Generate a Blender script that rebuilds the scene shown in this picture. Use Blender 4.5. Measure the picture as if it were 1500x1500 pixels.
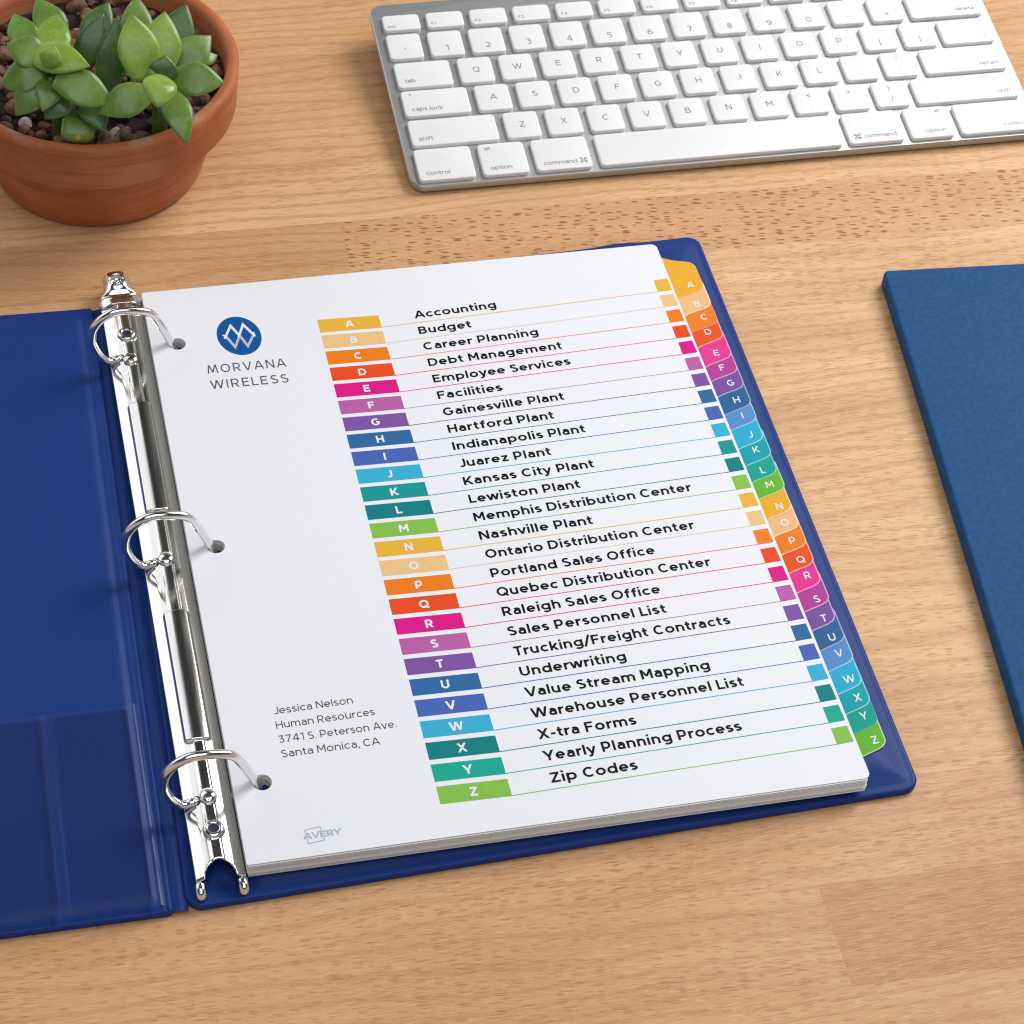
import bpy, math, random
from math import sin, cos, pi, radians, hypot
from mathutils import Vector, Matrix
from mathutils.geometry import tessellate_polygon

for o in list(bpy.data.objects):
    bpy.data.objects.remove(o)
S = bpy.context.scene
C = S.collection
RND = random.Random(11)

# ------------------------------------------------------------------ camera
CAM_ROT = Matrix(((0.9825356055, 0.1138836577, -0.1471539886),
                  (-0.1827520013, 0.7393879480, -0.6480024447),
                  (0.0350069971, 0.6635781603, 0.7472874516)))
CAM_LOC = Vector((-0.0669719415, -0.4236639610, 0.6636032465))
cam_d = bpy.data.cameras.new('camera')
cam_d.sensor_width = 36.0
cam_d.lens = 3420.57 / 1500 * 36
cam_d.shift_x = 0.15430
cam_d.shift_y = 0.01277
cam_d.clip_start = 0.01
cam_d.clip_end = 50
cam = bpy.data.objects.new('camera', cam_d)
C.objects.link(cam)
cam.matrix_world = Matrix.Translation(CAM_LOC) @ CAM_ROT.to_4x4()
cam_d.dof.use_dof = True
cam_d.dof.focus_distance = 0.86
cam_d.dof.aperture_fstop = 56
S.camera = cam

# ------------------------------------------------------------------ world and lamps
w = bpy.data.worlds.new('World')
S.world = w
w.use_nodes = True
nt = w.node_tree
bg = nt.nodes['Background']
tc = nt.nodes.new('ShaderNodeTexCoord')
sp = nt.nodes.new('ShaderNodeSeparateXYZ')
rp = nt.nodes.new('ShaderNodeValToRGB')
nt.links.new(tc.outputs['Generated'], sp.inputs[0])
nt.links.new(sp.outputs['Z'], rp.inputs['Fac'])
nt.links.new(rp.outputs['Color'], bg.inputs['Color'])
rp.color_ramp.elements[0].position = 0.0
rp.color_ramp.elements[0].color = (0.85, 0.86, 0.88, 1)
rp.color_ramp.elements[1].position = 1.0
rp.color_ramp.elements[1].color = (0.10, 0.10, 0.105, 1)
e = rp.color_ramp.elements.new(0.38); e.color = (0.55, 0.56, 0.58, 1)
e = rp.color_ramp.elements.new(0.60); e.color = (0.05, 0.05, 0.05, 1)
bg.inputs['Strength'].default_value = 0.55


def area(name, loc, target, size, power, color=(1, 1, 1), size_y=None):
    d = bpy.data.lights.new(name, 'AREA')
    d.energy = power
    d.color = color
    d.shape = 'RECTANGLE'
    d.size = size
    d.size_y = size_y or size
    o = bpy.data.objects.new(name, d)
    C.objects.link(o)
    o.location = loc
    o.rotation_euler = (Vector(target) - Vector(loc)).to_track_quat('-Z', 'Y').to_euler()
    return o


area('key_softbox', (1.12, 0.72, 1.08), (0.15, 0.15, 0), 0.85, 21, (1.0, 0.985, 0.96))
area('back_softbox', (-0.90, 1.20, 0.86), (-0.01, 0.15, 0), 1.6, 6.6, (0.975, 0.985, 1.0), 1.25)
area('overhead_fill', (0.05, -0.45, 1.55), (0.12, 0.15, 0), 1.3, 9.6, (0.965, 0.985, 1.0))  # unseen fill lamp, added to soften shadows and lift the overall level

S.view_settings.view_transform = 'Standard'
S.view_settings.look = 'None'
S.view_settings.exposure = 0.06
S.view_settings.gamma = 1
S.view_settings.use_curve_mapping = False
S.render.engine = 'CYCLES'
S.cycles.max_bounces = 8
S.cycles.use_denoising = True
S.cycles.filter_width = 1.15
S.cycles.sample_clamp_indirect = 6


# ------------------------------------------------------------------ helpers (all lengths in mm)
def at(px, py, z):
    """a point of the photograph (1500 px frame) carried down to the height z (mm); returns mm"""
    f = 3420.57
    d = CAM_ROT @ Vector(((px - 518.555) / f, -(py - 769.158) / f, -1))
    t = (z / 1000 - CAM_LOC.z) / d.z
    return (CAM_LOC + d * t) * 1000


def crop(x, y):          # position in the enlarged view of the flower pot
    return 60 + x / 3, 60 + y / 3


def mesh(name, vs, fs, mats, parent=None, smooth=False, mi=None, sharp=None):
    me = bpy.data.meshes.new(name)
    me.from_pydata([(v[0] / 1000, v[1] / 1000, v[2] / 1000) for v in vs], [], fs)
    if not isinstance(mats, (list, tuple)):
        mats = [mats]
    for m in mats:
        me.materials.append(m)
    if mi:
        me.polygons.foreach_set('material_index', mi)
    if smooth:
        me.polygons.foreach_set('use_smooth', [True] * len(me.polygons))
        if sharp:
            me.set_sharp_from_angle(angle=radians(sharp))
    me.update()
    o = bpy.data.objects.new(name, me)
    C.objects.link(o)
    if parent:
        o.parent = parent
    return o


def tag(o, label, cat, group=None):
    o['label'] = label
    o['category'] = cat
    if group:
        o['group'] = group
    return o


def empty(name, loc=(0, 0, 0)):
    o = bpy.data.objects.new(name, None)
    o.empty_display_size = 0.02
    C.objects.link(o)
    o.location = [c / 1000 for c in loc]
    return o


def lerp(a, b, t):
    return a + (b - a) * t


def sstep(a, b, x):
    t = max(0.0, min(1.0, (x - a) / (b - a)))
    return t * t * (3 - 2 * t)


def catmull(pts, n):
    P = [Vector(p) for p in pts]
    P = [P[0] * 2 - P[1]] + P + [P[-1] * 2 - P[-2]]
    out = []
    for i in range(1, len(P) - 2):
        for k in range(n):
            t = k / n
            a, b, c, d = P[i - 1:i + 3]
            out.append(0.5 * ((2 * b) + (c - a) * t + (2 * a - 5 * b + 4 * c - d) * t * t
                              + (3 * b - a - 3 * c + d) * t ** 3))
    out.append(P[-2])
    return out


def tube(path, r, seg=14):
    vs, fs = [], []
    prev = None
    for i, p in enumerate(path):
        t = (path[min(i + 1, len(path) - 1)] - path[max(i - 1, 0)]).normalized()
        if prev is None:
            u = t.orthogonal().normalized()
        else:
            u = (prev - t * prev.dot(t)).normalized()
        prev = u
        v = t.cross(u)
        rr = r[i] if isinstance(r, (list, tuple)) else r
        for k in range(seg):
            a = 2 * pi * k / seg
            vs.append(p + (u * cos(a) + v * sin(a)) * rr)
    n = len(path)
    for i in range(n - 1):
        for k in range(seg):
            k2 = (k + 1) % seg
            fs.append((i * seg + k, i * seg + k2, (i + 1) * seg + k2, (i + 1) * seg + k))
    fs.append(tuple(range(seg))[::-1])
    fs.append(tuple((n - 1) * seg + k for k in range(seg)))
    return vs, fs


def prism(outline, holes, zt, zb, mside=0):
    """flat sheet with holes: top, bottom and side walls"""
    loops = [outline] + holes
    flat = [p for l in loops for p in l]
    n = len(flat)
    tris = tessellate_polygon([[Vector((p[0], p[1], 0)) for p in l] for l in loops])
    vs = [(p[0], p[1], zt) for p in flat] + [(p[0], p[1], zb) for p in flat]
    fs, mi = [], []
    for a, b, c in tris:
        A, B, Cc = flat[a], flat[b], flat[c]
        if (B[0] - A[0]) * (Cc[1] - A[1]) - (B[1] - A[1]) * (Cc[0] - A[0]) < 0:
            b, c = c, b
        fs.append((a, b, c)); mi.append(0)
        fs.append((n + a, n + c, n + b)); mi.append(0)
    s = 0
    for l in loops:
        m = len(l)
        for i in range(m):
            j = (i + 1) % m
            fs.append((s + i, n + s + i, n + s + j, s + j)); mi.append(mside)
        s += m
    return vs, fs, mi


def circle(cx, cy, r, n=28):
    return [(cx + r * cos(2 * pi * i / n), cy + r * sin(2 * pi * i / n)) for i in range(n)]


def rounded(pts, rads, n=8):
    """polygon with its corners rounded"""
    out = []
    m = len(pts)
    for i in range(m):
        p = Vector(pts[i][:2]); a = Vector(pts[i - 1][:2]); b = Vector(pts[(i + 1) % m][:2])
        r = rads[i] if isinstance(rads, (list, tuple)) else rads
        if r <= 0:
            out.append((p.x, p.y)); continue
        u = (a - p).normalized(); v = (b - p).normalized()
        h = math.acos(max(-1, min(1, u.dot(v)))) / 2
        d = r / math.tan(h)
        c = p + (u + v).normalized() * (r / sin(h))
        s, e_ = p + u * d, p + v * d
        a0 = math.atan2(s.y - c.y, s.x - c.x); a1 = math.atan2(e_.y - c.y, e_.x - c.x)
        da = (a1 - a0 + pi) % (2 * pi) - pi
        for k in range(n + 1):
            t = a0 + da * k / n
            out.append((c.x + r * cos(t), c.y + r * sin(t)))
    return out


# ------------------------------------------------------------------ materials
def srgb(h):
    return tuple((c / 12.92 if c <= 0.04045 else ((c + 0.055) / 1.055) ** 2.4)
                 for c in (int(h[i:i + 2], 16) / 255 for i in (0, 2, 4)))


class NT:
    def __init__(s, name):
        s.m = bpy.data.materials.new(name)
        s.m.use_nodes = True
        s.t = s.m.node_tree
        s.b = s.t.nodes['Principled BSDF']

    def n(s, typ, ins=None, **props):
        o = s.t.nodes.new('ShaderNode' + typ)
        for k, v in props.items():
            setattr(o, k, v)
        for k, v in (ins or {}).items():
            if isinstance(v, bpy.types.NodeSocket):
                s.t.links.new(v, o.inputs[k])
            else:
                o.inputs[k].default_value = v
        return o

    def math(s, op, a, b=0.0, clamp=False):
        o = s.n('Math', {0: a, 1: b}, operation=op)
        o.use_clamp = clamp
        return o.outputs[0]

    def mapr(s, v, a, b, c=0.0, d=1.0):
        o = s.n('MapRange', {'Value': v, 'From Min': a, 'From Max': b, 'To Min': c, 'To Max': d})
        o.interpolation_type = 'SMOOTHSTEP'
        return o.outputs[0]

    def mix(s, f, a, b, mode='MIX'):
        o = s.n('Mix', None, data_type='RGBA', blend_type=mode)
        for k, v in ((0, f), (6, a), (7, b)):
            if isinstance(v, bpy.types.NodeSocket):
                s.t.links.new(v, o.inputs[k])
            elif k:
                o.inputs[k].default_value = tuple(v)[:3] + (1,)
            else:
                o.inputs[k].default_value = v
        return o.outputs[2]

    def coords(s, scale=(1, 1, 1), rot=0.0, add=None, shear=None):
        tcn = s.n('TexCoord').outputs['Object']
        mp = s.n('Mapping', {'Vector': tcn, 'Rotation': (0, 0, rot)})
        v = mp.outputs[0]
        if shear is not None:
            q = s.n('SeparateXYZ', {0: v})
            v = s.n('CombineXYZ', {0: q.outputs[0], 1: s.math('ADD', q.outputs[1], s.math('MULTIPLY', q.outputs[0], shear)), 2: 0.0}).outputs[0]
        if add is not None:
            v = s.n('VectorMath', {0: v, 1: add}, operation='ADD').outputs[0]
        return s.n('VectorMath', {0: v, 1: scale}, operation='MULTIPLY').outputs[0]

    def noise(s, vec, scale=1.0, detail=3, rough=0.5, dist=0.0):
        return s.n('TexNoise', {'Vector': vec, 'Scale': scale, 'Detail': detail,
                                'Roughness': rough, 'Distortion': dist}).outputs['Fac']

    def set(s, **kw):
        for k, v in kw.items():
            k = k.replace('_', ' ')
            if isinstance(v, bpy.types.NodeSocket):
                s.t.links.new(v, s.b.inputs[k])
            else:
                if k in ('Base Color', 'Specular Tint', 'Coat Tint') and len(v) == 3:
                    v = tuple(v) + (1,)
                s.b.inputs[k].default_value = v
        return s

    def bump(s, height, strength=0.3, dist=0.001):
        o = s.n('Bump', {'Height': height, 'Strength': strength, 'Distance': dist})
        s.t.links.new(o.outputs[0], s.b.inputs['Normal'])
        return s


def ink(name, hexc, k=0.93, rough=0.5):
    t = NT(name)
    c = tuple(x * k for x in srgb(hexc))
    n = t.noise(t.coords((900, 900, 900)), 1.0, 2)
    t.set(Base_Color=t.mix(t.mapr(n, .3, .7), c, tuple(x * .95 for x in c)), Roughness=rough)
    t.b.inputs['Specular IOR Level'].default_value = 0.10
    return t.m


# wood of the desk -----------------------------------------------------------
t = NT('beech_wood')
at_ = t.n('Attribute', attribute_name='plank')
sepa = t.n('SeparateColor', {'Color': at_.outputs['Color']})
tone, fleck, seed = sepa.outputs[0], sepa.outputs[1], sepa.outputs[2]
off = t.n('CombineXYZ', {0: t.math('MULTIPLY', seed, 3.1), 1: t.math('MULTIPLY', seed, 1.7), 2: 0.0}).outputs[0]
ROT = 0.026
SH = t.math('MULTIPLY', t.math('SUBTRACT', seed, 0.62), 0.13)
fib = t.noise(t.coords((48, 1100, 1), ROT, off, SH), 1.0, 4, 0.6)
fib2 = t.noise(t.coords((150, 2600, 1), ROT, off, SH), 1.0, 2, 0.6)
cloud = t.noise(t.coords((7, 42, 1), ROT, off, SH), 1.0, 3, 0.5)
warp = t.noise(t.coords((4.5, 17, 1), ROT, off, SH), 1.0, 2, 0.5)
sy = t.n('SeparateXYZ', {0: t.coords((1, 1, 1), ROT, off, SH)}).outputs[1]
ph = t.math('ADD', t.math('MULTIPLY', sy, 820), t.math('MULTIPLY', warp, 34))
ring = t.math('SINE', ph)
ring = t.mapr(ring, 0.25, 1.0)
plain = t.math('SUBTRACT', 1.0, t.math('MULTIPLY', fleck, 0.85))
vor = t.n('TexVoronoi', {'Vector': t.coords((150, 570, 1), ROT + .10, off, SH), 'Scale': 1.0, 'Randomness': 1.0},
          voronoi_dimensions='2D')
vsep = t.n('SeparateColor', {'Color': vor.outputs['Color']})
vth = t.math('MULTIPLY', t.mapr(vsep.outputs[0], .05, .9), 0.29)
dash = t.mapr(t.math('SUBTRACT', vth, vor.outputs['Distance']), -0.03, 0.07)
dash = t.math('MULTIPLY', dash, fleck, True)
vor2 = t.n('TexVoronoi', {'Vector': t.coords((85, 1150, 1), ROT, off, SH), 'Scale': 1.0, 'Randomness': 1.0},
           voronoi_dimensions='2D')
v2s = t.n('SeparateColor', {'Color': vor2.outputs['Color']})
vth2 = t.math('MULTIPLY', t.mapr(v2s.outputs[1], .0, .8), 0.25)
pore = t.mapr(t.math('SUBTRACT', vth2, vor2.outputs['Distance']), -0.015, 0.03)
col = t.mix(tone, (0.515, 0.256, 0.108), (0.79, 0.485, 0.252))
col = t.mix(t.mapr(cloud, .36, .66, 0.0, 0.55), col, (0.50, 0.250, 0.100))
col = t.mix(t.math('MULTIPLY', t.math('MULTIPLY', ring, plain), 0.42), col, (0.40, 0.180, 0.068))
col = t.mix(t.mapr(fib, .42, .78, 0.0, 0.20), col, (0.40, 0.19, 0.075))
col = t.mix(t.mapr(fib2, .42, .72, 0.0, 0.34), col, (0.86, 0.58, 0.33))
col = t.mix(t.math('MULTIPLY', pore, t.mapr(t.noise(t.coords((14, 26, 1), ROT, off, SH)), .35, .65, .22, .68)), col, (0.36, 0.150, 0.055))
col = t.mix(t.math('MULTIPLY', dash, 0.95), col, (0.33, 0.105, 0.030))
smudge = t.noise(t.coords((11, 11, 11)), 1, 5, .62)
t.set(Base_Color=col, Roughness=t.math('ADD', t.mapr(fib, .3, .7, .38, .48), t.mapr(smudge, .35, .7, 0.0, .14)))
t.b.inputs['Specular IOR Level'].default_value = 0.40
t.bump(t.math('ADD', fib2, t.math('MULTIPLY', pore, -0.9)), 0.16, 0.0004)
M_WOOD = t.m

# paper ----------------------------------------------------------------------
t = NT('white_paper')
n = t.noise(t.coords((260, 260, 260)), 1, 4)
t.set(Base_Color=t.mix(n, (0.80, 0.81, 0.865), (0.825, 0.835, 0.885)), Roughness=0.55)
t.b.inputs['Specular IOR Level'].default_value = 0.25
t.bump(t.math('ADD', t.math('MULTIPLY', t.noise(t.coords((2500, 2500, 800)), 1, 2), .05), t.math('MULTIPLY', t.noise(t.coords((9, 6, 1)), 1, 2), 3.0)), 0.5, 0.0006)
M_PAPER = t.m
t = NT('card_stock')
n = t.noise(t.coords((40, 40, 4000)), 1, 2)
t.set(Base_Color=t.mix(n, (0.66, 0.65, 0.64), (0.80, 0.79, 0.78)), Roughness=0.6)
M_CARD = t.m

# blue vinyl -----------------------------------------------------------------
t = NT('blue_vinyl')
vx = t.coords((1, 1, 1), 0.03)
wv = t.n('TexWave', {'Vector': vx, 'Scale': 400.0, 'Distortion': 1.2, 'Detail': 1.0, 'Detail Scale': 2.0})
wv2 = t.n('TexWave', {'Vector': vx, 'Scale': 330.0, 'Distortion': 1.5}, bands_direction='Y')
lo = t.noise(t.coords((9, 9, 9)), 1, 3)
fine = t.noise(t.coords((1200, 1200, 1200)), 1, 3)
t.set(Base_Color=t.mix(lo, (0.0105, 0.036, 0.185), (0.0135, 0.045, 0.220)),
      Roughness=t.mapr(lo, .3, .7, .38, .48))
t.b.inputs['Specular IOR Level'].default_value = 0.14
t.bump(t.math('ADD', t.math('ADD', wv.outputs['Fac'], wv2.outputs['Fac']), t.math('MULTIPLY', fine, 1.3)), 0.10, 0.0002)
M_VINYL = t.m

t = NT('clear_pocket_film')
fr = t.n('Fresnel', {'IOR': 1.27})
tr = t.n('BsdfTransparent', {'Color': (1, 1, 1, 1)})
df = t.n('BsdfDiffuse', {'Color': (0.30, 0.38, 0.75, 1)})
td = t.n('MixShader', {0: 0.012, 1: tr.outputs[0], 2: df.outputs[0]})
gl = t.n('BsdfGlossy', {'Color': (0.9, 0.93, 1.0, 1), 'Roughness': 0.20})
bp = t.n('Bump', {'Height': t.noise(t.coords((25, 9, 9)), 1, 3), 'Strength': 0.2, 'Distance': 0.002})
t.t.links.new(bp.outputs[0], gl.inputs['Normal'])
mx = t.n('MixShader', {0: fr.outputs[0], 1: td.outputs[0], 2: gl.outputs[0]})
t.t.links.new(mx.outputs[0], t.t.nodes['Material Output'].inputs['Surface'])
M_FILM = t.m

# metal ----------------------------------------------------------------------
t = NT('nickel_plate')
n = t.noise(t.coords((500, 18, 500)), 1, 3)
t.set(Base_Color=(0.80, 0.785, 0.76), Metallic=1.0, Roughness=t.mapr(n, .3, .7, .08, .18))
t.bump(t.noise(t.coords((1500, 60, 1500)), 1, 3), 0.03, 0.0002)
M_CHROME = t.m
t = NT('eyelet_hole')
t.set(Base_Color=(0.010, 0.014, 0.05), Roughness=0.5)
M_HOLE = t.m
t = NT('brushed_aluminium')
n = t.noise(t.coords((30, 2500, 400)), 1, 2)
t.set(Base_Color=t.mix(n, (0.47, 0.488, 0.484), (0.53, 0.548, 0.542)), Metallic=0.85, Roughness=t.mapr(n, .3, .7, .34, .42))
M_ALU = t.m

# keys -----------------------------------------------------------------------
t = NT('white_key_plastic')
n = t.noise(t.coords((60, 60, 60)), 1, 2)
t.set(Base_Color=t.mix(n, (0.82, 0.815, 0.825), (0.85, 0.845, 0.86)), Roughness=0.38)
M_KEY = t.m
M_LEGEND = ink('grey_key_print', '88888D', 1.0)
M_DARKDOT = ink('dark_key_dot', '3A3A3E', 1.0)

# notebook -------------------------------------------------------------------
t = NT('blue_leatherette')
f1 = t.noise(t.coords((420, 420, 420)), 1, 4, .6)
f2 = t.noise(t.coords((7, 7, 7)), 1, 3)
c = t.mix(f2, (0.006, 0.058, 0.185), (0.008, 0.068, 0.205))
t.set(Base_Color=t.mix(t.mapr(f1, .35, .7, 0, .75), c, (0.012, 0.088, 0.240)), Roughness=0.58)
t.b.inputs['Specular IOR Level'].default_value = 0.14
t.bump(f1, 0.55, 0.0003)
M_BOOK = t.m

# terracotta, soil, leaves ---------------------------------------------------
t = NT('terracotta')
st = t.noise(t.coords((30, 30, 420)), 1, 3)
bl = t.noise(t.coords((28, 28, 40)), 1, 4)
sp_ = t.noise(t.coords((900, 900, 900)), 1, 2)
c = t.mix(t.mapr(bl, .35, .68), (0.40, 0.112, 0.033), (0.52, 0.185, 0.075))
c = t.mix(t.mapr(st, .45, .75, 0, .45), c, (0.27, 0.068, 0.020))
c = t.mix(t.mapr(sp_, .66, .76, 0, .5), c, (0.12, 0.035, 0.018))
zz = t.n('SeparateXYZ', {0: t.coords()}).outputs[2]
lim = t.math('MULTIPLY', t.mapr(zz, 0.0535, 0.0560), t.mapr(t.noise(t.coords((45, 45, 20)), 1, 4, .65), .52, .66, 0, .4))
c = t.mix(lim, c, (0.50, 0.40, 0.33))
stain = t.mapr(t.noise(t.coords((17, 17, 26)), 1, 5, .6), .54, .70, 0, .22)
c = t.mix(stain, c, (0.52, 0.36, 0.27))
t.set(Base_Color=c, Roughness=t.mapr(bl, .3, .7, .5, .8))
t.b.inputs['Specular IOR Level'].default_value = 0.3
t.bump(t.math('ADD', t.math('MULTIPLY', st, 1.0), t.math('MULTIPLY', sp_, .5)), 0.30, 0.0006)
M_POT = t.m
t = NT('potting_soil')
n = t.noise(t.coords((320, 320, 320)), 1, 5, .7)
t.set(Base_Color=t.mix(n, (0.007, 0.004, 0.003), (0.050, 0.022, 0.012)), Roughness=0.9)
t.bump(n, 1.0, 0.002)
M_SOIL = t.m


def stone(name, a, b):
    t = NT(name)
    n = t.noise(t.coords((260, 260, 260)), 1, 5, .65)
    t.set(Base_Color=t.mix(t.mapr(n, .3, .7), a, b), Roughness=0.7)
    t.bump(n, 0.9, 0.001)
    return t.m


M_STONE = [stone('brown_gravel', (0.09, 0.038, 0.020), (0.27, 0.135, 0.075)),
           stone('dark_gravel', (0.035, 0.016, 0.011), (0.13, 0.06, 0.036)),
           stone('pale_gravel', (0.34, 0.27, 0.24), (0.55, 0.50, 0.48))]


def leaf_mat(name, lo_, hi):
    t = NT(name)
    n = t.noise(t.coords((70, 70, 70)), 1, 3)
    f = t.noise(t.coords((600, 600, 600)), 1, 3)
    tip = t.n('Attribute', attribute_name='tip').outputs['Fac']
    c = t.mix(t.mapr(n, .3, .7), lo_, hi)
    c = t.mix(t.mapr(f, .4, .75, 0, .22), c, tuple(min(1, x * 1.5 + .03) for x in hi))
    bls = t.noise(t.coords((210, 210, 210)), 1, 2)
    c = t.mix(t.mapr(bls, .70, .76, 0, .35), c, (0.16, 0.15, 0.06))
    c = t.mix(t.mapr(tip, .86, 1.0, 0, .5), c, (0.10, 0.12, 0.03))
    t.set(Base_Color=c, Roughness=t.mapr(n, .3, .7, .24, .36))
    t.b.inputs['Specular IOR Level'].default_value = 0.5
    t.b.inputs['Subsurface Weight'].default_value = 0.15
    t.b.inputs['Subsurface Radius'].default_value = (0.5, 1.0, 0.25)
    t.b.inputs['Subsurface Scale'].default_value = 0.004
    t.bump(f, 0.10, 0.0005)
    return t.m


M_LEAF = [leaf_mat('leaf_bright_green', (0.165, 0.285, 0.032), (0.245, 0.375, 0.052)),
          leaf_mat('leaf_mid_green', (0.092, 0.180, 0.028), (0.150, 0.260, 0.044)),
          leaf_mat('leaf_deep_green', (0.040, 0.098, 0.022), (0.075, 0.160, 0.036))]
M_SCAR = ink('leaf_scar', 'B9813C', .8)

# ------------------------------------------------------------------ lettering: a stroked geometric alphabet
XH = 0.735


def arc(cx, cy, rx, ry, a0, a1, n=18):
    return [(cx + rx * cos(radians(lerp(a0, a1, i / n))), cy + ry * sin(radians(lerp(a0, a1, i / n)))) for i in range(n + 1)]


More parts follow.
